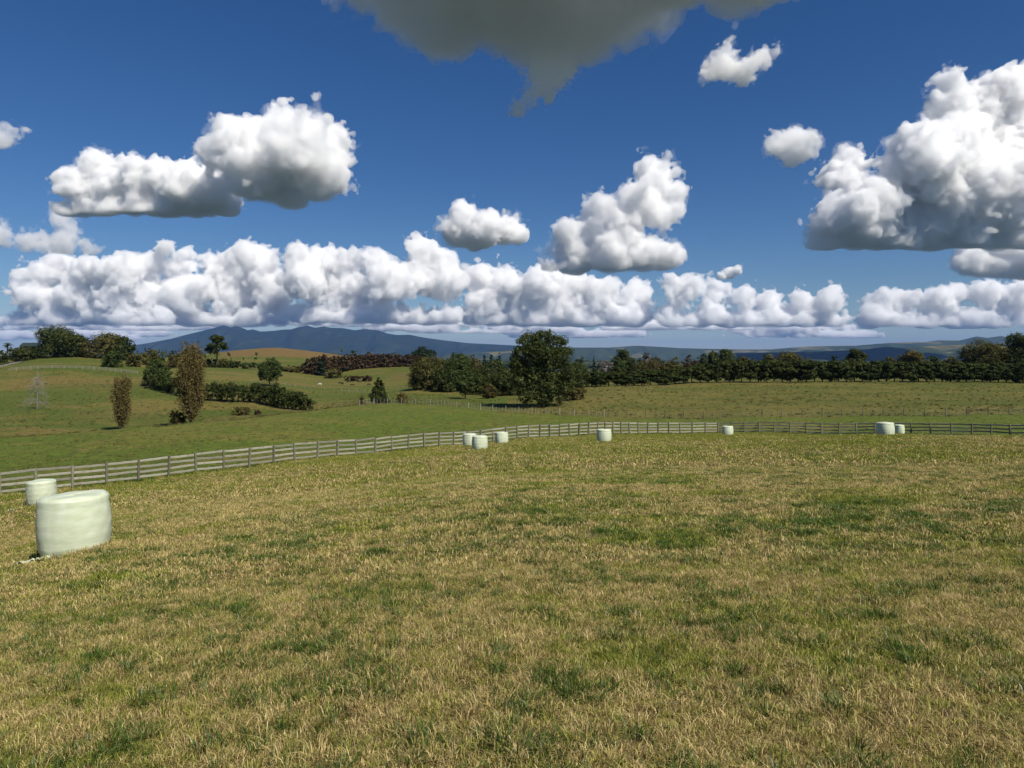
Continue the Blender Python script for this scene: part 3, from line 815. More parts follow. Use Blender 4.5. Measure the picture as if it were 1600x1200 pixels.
def build_trees():
    T = tree
    # left hill top
    palm('small palm tree at the far left of the hill top', 12, 529, 15, 345)
    T('hill_tree', 'low dark rounded tree beside the palm on the left hill top', 33, 541, 44, 338, 'bush', 'dark', 1)
    T('hill_bush', 'low dark bush in front of the shed', 47, 542, 30, 347, 'bush', 'dark', 14, cat='bush')
    T('hill_tree', 'squat dark bush at the left edge below the palm', 2, 550, 20, 325, 'bush', 'dark', 2, cat='bush')
    T('hill_tree', 'tall broad dark tree standing highest on the left hill', 93, 509, 72, 350, 'bush', 'dark', 3, dens=1.1)
    T('hill_tree', 'paler grey green tree squeezed between the two big hill top trees', 124, 525, 30, 352, 'bush', 'green', 4)
    T('hill_tree', 'broad olive yellow tree on the left hill top', 160, 519, 64, 352, 'bush', 'olive', 5, dens=1.1)
    T('hill_tree', 'dark tree at the right end of the hill top group', 193, 525, 32, 348, 'bush', 'dark', 6)
    T('hill_bush', 'green bush in front of the hill top trees', 176, 547, 33, 300, 'bush', 'green', 7, cat='bush')
    T('hill_bush', 'olive bush on the slope right of the hill top group', 208, 551, 25, 310, 'bush', 'olive', 8, cat='bush')
    T('hill_bush', 'yellowish bush on the skyline right of the hill top', 233, 546, 34, 330, 'bush', 'olive', 9, cat='bush')
    T('field_tree', 'round bright green tree above the left end of the hedge', 246, 558, 46, 235, 'bush', 'green', 10)
    T('hill_bush', 'brown bush behind the tall poplar', 272, 553, 26, 330, 'bush', 'autumn', 11, cat='bush')
    T('eucalyptus_tree', 'tall open crowned dark tree against the mountain slope', 339, 523, 34, 370, 'open', 'dark', 12, dens=0.8, clump=0.42)
    for i, (x, yt, w, f, l) in enumerate(((322, 561, 30, 'dark', 'dark bush left under the open crowned tree'), (345, 560, 30, 'olive', 'olive bush under the open crowned tree'), (366, 563, 26, 'dark', 'dark bush right of the open crowned tree'), (388, 567, 28, 'dark', 'low dark bush at the right end of the bush row'))):
        T('hill_bush', l, x, yt, w, 372, 'bush', f, 20 + i, cat='bush')
    T('field_tree', 'round green tree standing alone above the hedge', 421, 559, 40, 262, 'round', 'green', 30, dens=1.15)
    # poplars and neighbours
    poplar('tall brown poplar beside the hedge', 298, 530, 40, 141, 5, 260, 84)
    poplar('shorter thin brown poplar with see-through branches', 190, 580, 28, 143, 6, 150, 48)
    bare_tree('bare pale leafless tree on the left slope', 58, 580, 40, 178, 8)
    T('gully_bush', 'dry brown bush at the foot of the tall poplar', 277, 641, 28, 143, 'bush', 'autumn', 31, cat='bush')
    T('gully_bush', 'low reddish bush below the hedge', 378, 637, 30, 160, 'bush', 'autumn', 32, cat='bush')
    T('gully_bush', 'small dark reddish bush at the right below the hedge', 402, 639, 12, 158, 'bush', 'redpine', 33, cat='bush')
    hedge('hedge', 'dark dense hedge running left of the tall poplar', [(234, 228, 584, 1.6), (255, 216, 588, 2.0), (288, 200, 592, 2.2)], 'hedge', 1, 9000, 0.22)
    hedge('hedge', 'long dark dense hedge right of the tall poplar', [(318, 190, 597, 2.2), (360, 186, 598, 2.3), (400, 184, 600, 2.4), (432, 178, 602, 2.4), (462, 172, 608, 2.4), (484, 169, 622, 1.6)], 'hedge', 2, 20000, 0.2)
    # middle distance
    pines = []
    for i in range(4):
        pines.append(tree('pine_tree', 'reddish brown pine in the row on the middle hill', 480 + 9 * i, 560 - 2.0 * i, 22, 400, 'pine', 'redpine', 40 + i, dens=0.9, group='reddish pine row'))
    rng = np.random.default_rng(4)
    for i, x in enumerate(np.arange(508, 662, 7.6)):
        d = np.interp(x, [500, 560, 660], [405, 432, 440])
        b = at(x, d); yt = np.interp(x, [500, 520, 545, 575, 620, 660], [556, 555, 551, 550.5, 552, 555]) + rng.uniform(-1.5, 2.5)
        H = P(x, yt, d).z - b.z
        src = pines[i % 4]; h0 = max(c[2] for c in src.children[0].bound_box)
        copy_thing(src, b, rng.uniform(0, 6), (1.05, 1.05, H / h0))
    T('conifer', 'dark green conifer among the reddish pines at their left end', 503, 562, 22, 395, 'cone', 'pine', 44)
    T('conifer', 'black green dome shaped conifer behind the right end of the pine row', 660, 541, 42, 470, 'bush', 'pine', 45)
    T('field_bush', 'olive green bush below the left end of the pine row', 521, 577, 30, 372, 'bush', 'olive', 46, cat='bush')
    T('field_bush', 'low dark bush row above the cows, left half', 550, 587, 26, 345, 'bush', 'redpine', 47, cat='bush')
    T('field_bush', 'low dark bush row above the cows, right half', 572, 587, 26, 343, 'bush', 'redpine', 48, cat='bush')
    T('field_bush', 'scrubby green bush left of the pine row', 455, 571, 44, 400, 'bush', 'olive', 49, cat='bush')
    T('conifer', 'bushy dark conifer with pointed top beside the batten fence', 592, 589, 31, 158, 'cone', 'dark', 50, dens=1.2)
    T('dead_shrub', 'dark broken shrub at the left end of the batten fence', 565, 618, 9, 152, 'pine', 'redpine', 51, cat='bush')
    T('field_bush', 'small brown bush behind the batten fence', 629, 614, 23, 165, 'bush', 'autumn', 52, cat='bush')
    T('willow_tree', 'brown olive rounded tree left of the tree clump', 672, 556, 70, 252, 'bush', 'olive', 53, dens=1.1)
    T('clump_tree', 'dark bush in front of the brown olive tree', 693, 573, 44, 240, 'bush', 'dark', 54)
    T('clump_tree', 'upright green tree in the clump left of the huge tree', 714, 551, 52, 243, 'round', 'green', 55, dens=1.1)
    T('lollipop_tree', 'small tree with visible trunk in front of the clump', 727, 578, 36, 205, 'round', 'green', 56)
    T('clump_tree', 'reddish tree behind the clump', 742, 553, 24, 330, 'bush', 'autumn', 57)
    for i, (x, yt) in enumerate(((757, 552), (768, 550), (780, 552))):
        T('conifer', 'dark pointed conifer in the trio behind the clump', x, yt, 13, 360, 'cone', 'pine', 58 + i, group='conifer trio')
    T('clump_tree', 'dark mottled tree in the clump beside the huge tree', 766, 562, 58, 236, 'bush', 'dark', 62)
    T('clump_tree', 'bright green low tree inside the clump', 748, 583, 34, 225, 'bush', 'green', 63)
    T('clump_tree', 'dark low tree against the left side of the huge tree', 792, 572, 60, 215, 'bush', 'dark', 64)
    T('clump_tree', 'reddish shrub at the foot of the clump', 765, 600, 30, 205, 'bush', 'autumn', 65, cat='bush')
    T('huge_tree', 'huge dark broad tree in the middle with foliage to the ground', 848, 519, 100, 165, 'round', 'dark', 66, dens=1.4, leaf=0.24, lobes=big_tree_lobes, clump=0.40)
    T('clump_tree', 'dark green tree close on the right of the huge tree', 893, 567, 54, 225, 'bush', 'dark', 67)
    T('gully_bush', 'reddish bush at the right foot of the huge tree', 897, 602, 34, 178, 'bush', 'autumn', 68, cat='bush')
    # trees behind the shelter belt
    far = [(905, 559, 26, 420, 'bush', 'dark', 'low dark rounded tree beyond the huge tree'), (928, 556, 7, 430, 'cone', 'pine', 'thin dark spire tree beyond the huge tree'),
           (948, 563, 34, 330, 'bush', 'grey', 'pale grey leafless tree right of the huge tree'), (975, 546, 36, 350, 'round', 'dark', 'dark purple brown tree above the pale grey one'),
           (968, 562, 30, 310, 'bush', 'green', 'green tree next to the pale grey leafless tree'), (1000, 560, 28, 330, 'bush', 'olive', 'olive tree left of the orange one'),
           (1022, 557, 42, 300, 'bush', 'autumn', 'orange brown rounded tree behind the shelter belt'), (1050, 558, 32, 320, 'bush', 'olive', 'olive green tree right of the orange one'),
           (1010, 551, 16, 420, 'round', 'grey', 'small grey far tree above the olive one'), (1078, 555, 26, 380, 'bush', 'redpine', 'small dark red tree behind the belt'),
           (1098, 552, 24, 400, 'bush', 'dark', 'small dark tree left of the pair behind the belt'), (1115, 549, 26, 360, 'round', 'dark', 'black green tree, left of the pair'),
           (1136, 545, 34, 345, 'round', 'green', 'green domed tree, right of the pair'), (1160, 556, 30, 340, 'bush', 'autumn', 'brownish tree beside the pair behind the belt'),
           (1200, 553, 34, 320, 'bush', 'olive', 'olive tree at the left of the wide domed crown'), (1226, 549, 62, 315, 'bush', 'olive', 'wide olive yellow domed tree above the belt'),
           (1262, 560, 30, 320, 'bush', 'dark', 'low dark tree right of the wide domed crown'), (1303, 556, 20, 420, 'bush', 'pine', 'small black far tree above the belt'),
           (1338, 545, 34, 300, 'round', 'dark', 'round dark tree standing above the belt alone'), (1386, 558, 36, 310, 'bush', 'olive', 'low olive tree between two taller ones above the belt'),
           (1424, 547, 46, 300, 'bush', 'autumn', 'reddish olive domed tree above the belt'), (1460, 555, 30, 320, 'bush', 'green', 'low green tree right of the reddish dome'),
           (1488, 557, 34, 310, 'bush', 'olive', 'low olive tree left of the broad right tree'), (1540, 531, 76, 290, 'bush', 'olive', 'broad olive tree near the right edge'),
           (1594, 521, 62, 285, 'round', 'dark', 'tall dark tree at the right edge'), (1650, 530, 60, 285, 'round', 'dark', 'dark tree just past the right edge'),
           (1598, 560, 30, 236, 'bush', 'green', 'bright green shrub at the right end of the shelter belt')]
    for i, (x, yt, w, d, st, f, lab) in enumerate(far):
        if x > 1640: continue
        T('far_tree', lab, x, yt, w, d, st, f, 80 + i)
    # trimmed shelter belt on the right rise
    belt = []
    for i in range(5):
        belt.append(tree('shelter_tree', 'trimmed dark tree in the shelter belt on the right rise', 1120 + 13 * i, 562 + (i % 2), 26, 246, 'block', 'hedge', 110 + i, dens=1.2, group='shelter belt trees'))
    rng = np.random.default_rng(9)
    for i, x in enumerate(np.concatenate([np.arange(912, 1118, 13.0), np.arange(1185, 1592, 12.5)])):
        d = np.interp(x, [905, 1000, 1100, 1600], [232, 236, 246, 244]) + rng.uniform(-1.5, 1.5)
        b = at(x, d); yt = np.interp(x, [905, 940, 1000, 1050, 1110, 1180, 1300, 1480, 1560, 1600], [578, 580, 577, 574, 566, 561.5, 562, 563.5, 565, 567]) + rng.uniform(-1.6, 1.6)
        src = belt[i % 5]; h0 = max(c[2] for c in src.children[0].bound_box)
        copy_thing(src, b, rng.uniform(0, 6), (1.2 * rng.uniform(.92, 1.15), 1.15, (P(x, yt, d).z - b.z) / h0))
    # far-off woods of the plain
    V = []; N_ = []; S = []; Tt = []
    rng = np.random.default_rng(21)
    for k in range(420):
        d = 480 * (14 ** rng.random()); x = rng.uniform(-50, 1650)
        if 330 < x < 560 and d < 900: continue
        X0 = (x - HX) / F * d
        L = rng.uniform(10, 60) * (d / 1000) ** 0.5; a = rng.uniform(-0.5, 0.5); m = 26
        s = rng.uniform(-1, 1, m) * L
        h = rng.uniform(5, 11)
        px = X0 + s * math.cos(a); py = d + s * math.sin(a) + rng.normal(size=m) * 2
        gz = ground_z(px, py)
        V.append(np.stack([px, py, gz + rng.uniform(0.1, 1, m) * h * rng.uniform(.5, 1, m)], 1)); N_.append(rng.normal(size=(m, 3)) + np.array([0, -.4, .6]))
        S.append(np.full(m, max(1.6, d * 0.0012))); Tt.append(np.full(m, rng.uniform(0, .7)) + rng.normal(size=m) * .15)
    V = np.concatenate(V); me = leaves_mesh('distant_trees', V, np.concatenate(N_), 1.0, np.concatenate(Tt), FOL['dark'])
    co = np.empty(len(me.vertices) * 3, np.float32); me.vertices.foreach_get('co', co); co = co.reshape(-1, 4, 3)
    co = V[:, None] + (co - V[:, None]) * np.concatenate(S)[:, None, None]
    me.vertices.foreach_set('co', co.astype(np.float32).ravel()); me.update()
    tag(link(bpy.data.objects.new('distant_trees', me)), 'far-off hedgerows and woods on the plain', kind='stuff')

# ------------------------------------------------------------------ timber fences
def wood_mat(name, a, b, lichen, amt):
    t = NT(name)
    tc = t.n('TexCoord'); oi = t.n('ObjectInfo')
    ob = t.n('VectorMath', operation='ADD'); t.l(t.pos(), ob.inputs[0])
    grain = t.noise(t.vscale(tc.outputs['Object'], (1.2, 30, 30)), 2.0, 4, 0.65)
    blot = t.noise(ob.outputs[0], 3.2, 5, 0.65)
    c = t.mix(t.ramp(grain, 0.3, 0.7), a, b)
    c = t.mix(t.ramp(blot, 0.50, 0.66, 0, amt), c, lichen)
    c = t.mix(t.math('MULTIPLY', oi.outputs['Random'], 0.75), c, tuple(v * 0.55 for v in a))
    p = t.n('BsdfPrincipled'); t.l(c, p.inputs['Base Color']); p.inputs['Roughness'].default_value = 0.85; p.inputs['Specular IOR Level'].default_value = 0.2
    bp = t.n('Bump'); bp.inputs['Distance'].default_value = 0.01; bp.inputs['Strength'].default_value = 1.6
    t.l(grain, bp.inputs['Height']); t.l(bp.outputs[0], p.inputs['Normal'])
    t.l(p.outputs[0], t.out.inputs[0])
    return t.m

def board_mesh(name, L, w, h, mat, rng, segs=6, wob=0.01):
    """a board along x from 0 to L, chamfered, a little warped and uneven at the ends"""
    bm = bmesh.new()
    c = min(w, h) * 0.18
    sec = [(-w/2 + c, -h/2), (w/2 - c, -h/2), (w/2, -h/2 + c), (w/2, h/2 - c), (w/2 - c, h/2), (-w/2 + c, h/2), (-w/2, h/2 - c), (-w/2, -h/2 + c)]
    rings = []
    for i in range(segs + 1):
        x = L * i / segs
        oy, oz = rng.normal() * wob * 0.4, rng.normal() * wob
        if i in (0, segs): oy = oz = 0
        rings.append([bm.verts.new((x + (rng.normal() * 0.006 if i in (0, segs) else 0), y + oy, z + oz + rng.normal() * wob * 0.2)) for y, z in sec])
    for a, b in zip(rings, rings[1:]):
        for k in range(8): bm.faces.new((a[k], a[(k + 1) % 8], b[(k + 1) % 8], b[k]))
    bm.faces.new(rings[0][::-1]); bm.faces.new(rings[-1])
    bmesh.ops.recalc_face_normals(bm, faces=bm.faces)
    me = bpy.data.meshes.new(name); bm.to_mesh(me); bm.free(); me.materials.append(mat)
    return me
def post_mesh(name, H, w, d, mat, rng):
    me = board_mesh(name, H, w, d, mat, rng, 4, 0.006)
    me.transform(Matrix(((0, 0, 1, 0), (0, 1, 0, 0), (1, 0, 0, 0), (0, 0, 0, 1))))
    me.flip_normals()
    return me

POSTS_A = [-190, -124, -61, 0, 57, 114, 166, 216, 263, 307, 350, 389, 427.5, 461, 496, 527, 557, 586, 612.5, 638, 663, 686, 709, 731, 751, 771, 790, 808.5, 826, 843, 859, 874.5, 890, 904.5, 919, 933.5, 946, 958.5, 971, 984, 997.5, 1012, 1028, 1045, 1063, 1082, 1102, 1122]
POSTS_B = [1122, 1143, 1163, 1186, 1210, 1234, 1260, 1284, 1311, 1339, 1367, 1396, 1424, 1454, 1487, 1518, 1549, 1579, 1610, 1643]
def rail_fence(xs, label, pm, rm, seed, first=True):
    rng = np.random.default_rng(seed)
    pts = [at(x, float(np.interp(x, FENCE_X, FENCE_D))) for x in xs]
    o = empty('rail_fence', pts[0])
    posts = [post_mesh('post', 1.5 + 0.3, 0.16, 0.13, pm, rng) for _ in range(4)]
    rails = [board_mesh('rail', 1.0, 0.045, 0.15, rm, rng, 5, 0.008) for _ in range(6)]
    base = pts[0]
    for i, p in enumerate(pts):
        if i == 0 and not first: continue
        q = pts[min(i + 1, len(pts) - 1)] - pts[max(i - 1, 0)]
        ob = bpy.data.objects.new('post', posts[i % 4])
        ob.location = p - base + Vector((0, 0, -0.3 + rng.uniform(-0.03, 0.03))); ob.rotation_euler = (rng.normal() * 0.03, rng.normal() * 0.03, math.atan2(q.y, q.x))
        link(ob, o)
    for i in range(len(pts) - 1):
        a, b = pts[i], pts[i + 1]; v = b - a
        yaw = math.atan2(v.y, v.x); back = Vector((-math.sin(yaw), math.cos(yaw), 0)) * 0.095     # nailed to the far side
        for k, z in enumerate((1.39, 1.02, 0.65, 0.27)):
            z0 = z + rng.normal() * 0.025; z1 = z + rng.normal() * 0.025
            s = a + Vector((0, 0, z0)); e = b + Vector((0, 0, z1)); w = e - s
            st = (i + k) % 2 * 0.004
            ob = bpy.data.objects.new('rail', rails[(i * 3 + k) % 6])
            ob.location = s - base + back * (1 + st); ob.rotation_euler = (0, -math.atan2(w.z, math.hypot(w.x, w.y)), math.atan2(w.y, w.x))
            ob.scale = (w.length - 0.004, 1, 1)
            link(ob, o)
    tag(o, label, 'fence')

def wire_fence(label, line, post_gap, batten_every, name, pm, wm, seed, hgt=1.15, post_w=0.11, sub='batten', wire_r=0.004, levels=(0.2, 0.45, 0.7, 0.95), wname='wire'):
    rng = np.random.default_rng(seed)
    P2 = np.array([((x - HX) / F * d, d) for x, d in line])
    seg = np.linalg.norm(np.diff(P2, axis=0), axis=1); cum = np.concatenate([[0], np.cumsum(seg)])
    S = np.arange(0, cum[-1], post_gap / batten_every)
    X = np.interp(S, cum, P2[:, 0]); Y = np.interp(S, cum, P2[:, 1]); Z = ground_z(X, Y)
    base = Vector((X[0], Y[0], Z[0])); o = empty(name, base)
    pmesh = post_mesh('post', hgt + 0.35, post_w, post_w, pm, rng); bmesh_ = post_mesh(sub, hgt * 0.88, 0.055, 0.05, pm, rng)
    for i in range(len(S)):
        main = i % batten_every == 0
        ob = bpy.data.objects.new('post' if main else sub, pmesh if main else bmesh_)
        ob.location = Vector((X[i], Y[i], Z[i] - (0.25 if main else -0.04))) - base
        ob.rotation_euler = (rng.normal() * 0.03, rng.normal() * 0.03, rng.uniform(0, .4)); ob.scale = (1, 1, rng.uniform(0.9, 1.07))
        link(ob, o)
    for h in levels:
        path = [(X[i] - base.x, Y[i] - base.y - 0.05, Z[i] - base.z + h * hgt / 1.1) for i in range(len(S))]
        link(bpy.data.objects.new(wname, tube_mesh(wname, [(path, [wire_r] * len(path))], wm, 4)), o)
    tag(o, label, 'fence')

def build_fences():
    pm = wood_mat('weathered_post', (0.155, 0.145, 0.10), (0.25, 0.235, 0.17), (0.30, 0.31, 0.22), 0.5)
    rm = wood_mat('weathered_rail', (0.28, 0.27, 0.205), (0.45, 0.435, 0.345), (0.16, 0.15, 0.105), 0.5)
    rail_fence(POSTS_A, 'weathered grey timber rail fence with pale sunlit rails, curving from the left edge', pm, rm, 3)
    rail_fence(POSTS_B, 'dark shaded timber rail fence running to the right edge', pm, rm, 4, first=False)
    wm = NT('galvanised_wire'); b = wm.n('BsdfPrincipled'); b.inputs['Base Color'].default_value = (0.35, 0.35, 0.34, 1); b.inputs['Metallic'].default_value = 0.8; b.inputs['Roughness'].default_value = 0.5; wm.l(b.outputs[0], wm.out.inputs[0])
    grey = wood_mat('silvered_batten', (0.30, 0.27, 0.22), (0.46, 0.43, 0.37), (0.2, 0.19, 0.13), 0.4)
    dk = wood_mat('old_post', (0.10, 0.085, 0.065), (0.19, 0.17, 0.135), (0.25, 0.25, 0.17), 0.4)
    wire_fence('close battened wire fence along the crest before the huge tree', [(562, 149.5), (620, 154.5), (700, 153.5), (760, 147.5), (850, 139.5), (950, 131.5)], 3.2, 4, 'batten_fence', grey, wm.m, 5)
    wire_fence('post and wire fence at the foot of the rough right hillside', [(950, 131), (1100, 128), (1300, 125), (1450, 123), (1600, 121), (1650, 120.5)], 3.4, 2, 'wire_fence', dk, wm.m, 6, 1.25)
    wire_fence('thin wire fence across the pasture with the cows', [(395, 268), (450, 275), (520, 272), (580, 262)], 4.0, 2, 'wire_fence', grey, wm.m, 7)
    wire_fence('pale fence crossing the upper left hillside', [(14, 283), (80, 286), (150, 284), (222, 278)], 2.6, 1, 'hill_fence', grey, grey, 8, 1.3, 0.16, wire_r=0.06, levels=(0.4, 0.75, 1.08), wname='rail')
    wire_fence('dark fence beside the track on the left hill', [(-10, 300), (20, 312), (46, 330)], 3.0, 1, 'hill_fence', dk, wm.m, 9, 1.3, 0.14)

# ------------------------------------------------------------------ wrapped bales
def film_mat():
    t = NT('pale_green_film')
    tc = t.n('TexCoord').outputs['Object']
    oi = t.n('ObjectInfo')
    p = t.n('VectorMath', operation='ADD'); t.l(tc, p.inputs[0]); t.l(oi.outputs['Random'], p.inputs[1])
    n = t.noise(t.vscale(p.outputs[0], (2.5, 2.5, 7)), 1.4, 4, 0.6)
    n2 = t.noise(t.vscale(p.outputs[0], (3, 3, 0.9)), 2.0, 3, 0.5)
    c = t.mix(t.ramp(n, 0.35, 0.68), (0.50, 0.56, 0.385), (0.57, 0.61, 0.46))
    c = t.mix(t.ramp(n2, 0.55, 0.75, 0, 0.35), c, (0.63, 0.655, 0.57))
    # a little soil splashed on the foot
    sp = t.n('SeparateXYZ'); t.l(tc, sp.inputs[0])
    c = t.mix(t.math('MULTIPLY', t.ramp(sp.outputs[2], 0.02, 0.22, 0.75, 0.0), t.ramp(t.noise(tc, 9, 4, .7), .42, .62)), c, (0.20, 0.19, 0.10))
    b = t.n('BsdfPrincipled'); t.l(c, b.inputs['Base Color']); b.inputs['Roughness'].default_value = 0.36; b.inputs['Specular IOR Level'].default_value = 0.35
    # overlapping film layers and small creases
    w = t.n('TexWave', wave_type='BANDS', bands_direction='Z', wave_profile='SAW'); t.l(tc, w.inputs['Vector']); w.inputs['Scale'].default_value = 1.35; w.inputs['Distortion'].default_value = 0.35; w.inputs['Detail'].default_value = 2.0; w.inputs['Detail Scale'].default_value = 1.2
    hgt = t.math('ADD', t.math('MULTIPLY', w.outputs['Fac'], 0.9), t.math('ADD', t.math('MULTIPLY', n2, 0.6), t.math('MULTIPLY', n, 0.5)))
    bp = t.n('Bump'); bp.inputs['Distance'].default_value = 0.022; bp.inputs['Strength'].default_value = 0.4
    t.l(hgt, bp.inputs['Height']); t.l(bp.outputs[0], b.inputs['Normal'])
    t.l(b.outputs[0], t.out.inputs[0])
    return t.m

def bale_mesh(R, H, mat, seed):
    rng = np.random.default_rng(seed)
    prof = []
    rc = 0.13
    prof += [(0.0, 0.012), (0.35 * R, 0.006), (0.70 * R, 0.0), (R * 0.86 - rc * .5, 0.0)]
    for a in np.linspace(-90, 0, 7)[1:]:
        prof.append((R * 0.93 - rc + rc * math.cos(math.radians(a)), rc + rc * math.sin(math.radians(a))))
    for s in np.linspace(0.05, 0.95, 15):
        z = rc + s * (H - 2 * rc)
        prof.append((R * (0.93 + 0.085 * math.sin(math.pi * (0.12 + 0.80 * s)) ) + 0.0, z))
    for a in np.linspace(0, 90, 8)[1:]:
        prof.append((R * 0.975 - rc * 1.1 + rc * 1.1 * math.cos(math.radians(a)), H - rc * .9 + rc * .9 * math.sin(math.radians(a))))
    prof += [(0.62 * R, H + 0.008), (0.4 * R, H + 0.004), (0.2 * R, H - 0.004), (0.0, H - 0.01)]
    n = 60
    ph = rng.uniform(0, 6.28, 8)
    V = []; Q = []
    for (r, z) in prof:
        for k in range(n):
            a = 2 * math.pi * k / n
            side = min(1, r / (0.8 * R))
            dr = 0.010 * math.sin(2 * a + ph[0] + z) + 0.008 * math.sin(3 * a + ph[1] - 2 * z) + 0.006 * math.sin(5 * a + ph[2] + 3 * z) + 0.003 * math.sin(13 * a + ph[3] + 4 * math.sin(5 * z))
            edge = math.exp(-((z - H) / 0.14) ** 2) + 0.8 * math.exp(-(z / 0.14) ** 2)
            dr += edge * 0.007 * math.sin(24 * a + 3 * math.sin(5 * a + ph[4]))
            lay = 0.007 * (((z * 4.2 + 0.15 * math.sin(a + ph[5])) % 1.0) - 0.5)        # lapped film layers
            rr = max(0, r + (dr + lay) * side)
            dz = 0.012 * math.sin(2 * a + ph[6]) * (z / H) + (0.010 * math.sin(4 * a + ph[7] + 6 * r) * (z / H) if r < 0.85 * R else 0)
            V.append((rr * math.cos(a), rr * math.sin(a), z + dz))
    m = len(prof)
    for i in range(m - 1):
        for k in range(n):
            k2 = (k + 1) % n
            Q.append((i * n + k, i * n + k2, (i + 1) * n + k2, (i + 1) * n + k))
    me = bpy.data.meshes.new('wrapped_body')
    fast_mesh(me, np.array(V), np.array(Q))
    bm = bmesh.new(); bm.from_mesh(me); bmesh.ops.remove_doubles(bm, verts=bm.verts, dist=1e-4); bm.to_mesh(me); bm.free()
    me.polygons.foreach_set('use_smooth', np.ones(len(me.polygons), bool)); me.materials.append(mat)
    return me

def film_strip(R, H, mat, a0, rng):
    """one lapped strip of film running up the side and over the shoulder"""
    V = []; Q = []
    rows = 16; w = 0.10
    for i in range(rows):
        z = 0.06 + (H - 0.12) * i / (rows - 1); s = i / (rows - 1)
        r = R * (0.93 + 0.085 * math.sin(math.pi * (0.12 + 0.80 * min(1, max(0, (z - .13) / (H - .26)))))) + 0.012
        if z > H - 0.12: r -= (z - (H - 0.12)) ** 2 * 3.2
        if z < 0.12: r -= (0.12 - z) ** 2 * 3.2
        for q in (-1, 1):
            a = a0 + q * w * (1 + 0.2 * math.sin(5 * s)) + 0.08 * s
            V.append((r * math.cos(a), r * math.sin(a), z))
    for i in range(rows - 1): Q.append((2 * i, 2 * i + 1, 2 * i + 3, 2 * i + 2))
    me = bpy.data.meshes.new('film_overlap'); me.from_pydata(V, [], Q); me.materials.append(mat)
    me.polygons.foreach_set('use_smooth', np.ones(len(Q), bool))
    return me

def loose_film(L, W, mat, rng):
    nx, ny = 26, 9
    V = []; Q = []
    ph = rng.uniform(0, 6, 4)
    for i in range(nx):
        for j in range(ny):
            u = i / (nx - 1) - .5; v = j / (ny - 1) - .5
            ww = W * (0.65 + 0.4 * math.sin(3.1 * u + ph[0]) + 0.18 * math.sin(17 * u + ph[1]))
            V.append((u * L, v * ww + 0.05 * math.sin(7 * u), 0.035 + 0.03 * math.sin(19 * u + 6 * v + ph[2]) * math.cos(11 * v + 4 * u) + 0.02 * math.sin(33 * u + ph[3])))
    for i in range(nx - 1):
        for j in range(ny - 1): Q.append((i * ny + j, (i + 1) * ny + j, (i + 1) * ny + j + 1, i * ny + j + 1))
    me = bpy.data.meshes.new('loose_film'); me.from_pydata(V, [], Q); me.materials.append(mat)
    me.polygons.foreach_set('use_smooth', np.ones(len(Q), bool))
    return me

def build_bales():
    film = film_mat()
    rng = np.random.default_rng(5)
    bales = [  # column, metres, radius, height, label
        (117.5, 14.2, 0.63, 1.20, 'large near pale green wrapped silage bale at the left, with loose film at its foot'),
        (66, 34.0, 0.645, 1.20, 'wrapped bale at the left fence, partly behind the large near bale'),
        (750, 58.0, 0.64, 1.20, 'wrapped bale at the front of the cluster of three by the fence'),
        (734, 65.5, 0.64, 1.20, 'wrapped bale half hidden behind the front one of the cluster of three'),
        (784, 69.5, 0.64, 1.20, 'wrapped bale on the right of the cluster of three, close to the fence'),
        (944, 63.0, 0.64, 1.20, 'lone wrapped bale in the middle before the pale fence'),
        (1137, 84.0, 0.64, 1.18, 'small lone wrapped bale before the dark right fence'),
        (1383.5, 64.0, 0.76, 1.24, 'wide wrapped bale with shaded left side near the right fence'),
        (1405.5, 78.0, 0.50, 1.20, 'narrow far wrapped bale touching the wide bale on its right'),
    ]
    for i, (x, d, R, H, lab) in enumerate(bales):
        p = at(x, d)
        e = 1.6
        nx = -(gz1(p.x + e, p.y) - gz1(p.x - e, p.y)) / (2 * e); ny = -(gz1(p.x, p.y + e) - gz1(p.x, p.y - e)) / (2 * e)
        nrm = Vector((nx * 0.25, ny * 0.4, 1)).normalized()
        o = empty('silage_bale', p - nrm * 0.03)
        o.rotation_euler = nrm.to_track_quat('Z', 'Y').to_euler()
        body = bpy.data.objects.new('wrapped_body', bale_mesh(R, H, film, 30 + i)); link(body, o)
        if i < 2:
            for a0 in (-2.0, -0.95) if i == 0 else (-1.4,):
                link(bpy.data.objects.new('film_overlap', film_strip(R, H, film, a0, rng)), body)
            me = loose_film(0.66 if i == 0 else 0.85, 0.46 if i == 0 else 0.42, film, rng)
            cx, cy = ((-0.40, -0.68), (-0.98, -0.30))[i]
            for v in me.vertices:
                v.co.x += cx; v.co.y += cy
                v.co.z += gz1(p.x + v.co.x, p.y + v.co.y) - p.z + 0.055
            me.transform((Matrix.Translation(p) @ Matrix.Identity(4)))
            me.transform((Matrix.Translation(o.location) @ o.rotation_euler.to_matrix().to_4x4()).inverted())
            link(bpy.data.objects.new('loose_film', me), o)
        tag(o, lab, 'bale', 'wrapped silage bales')

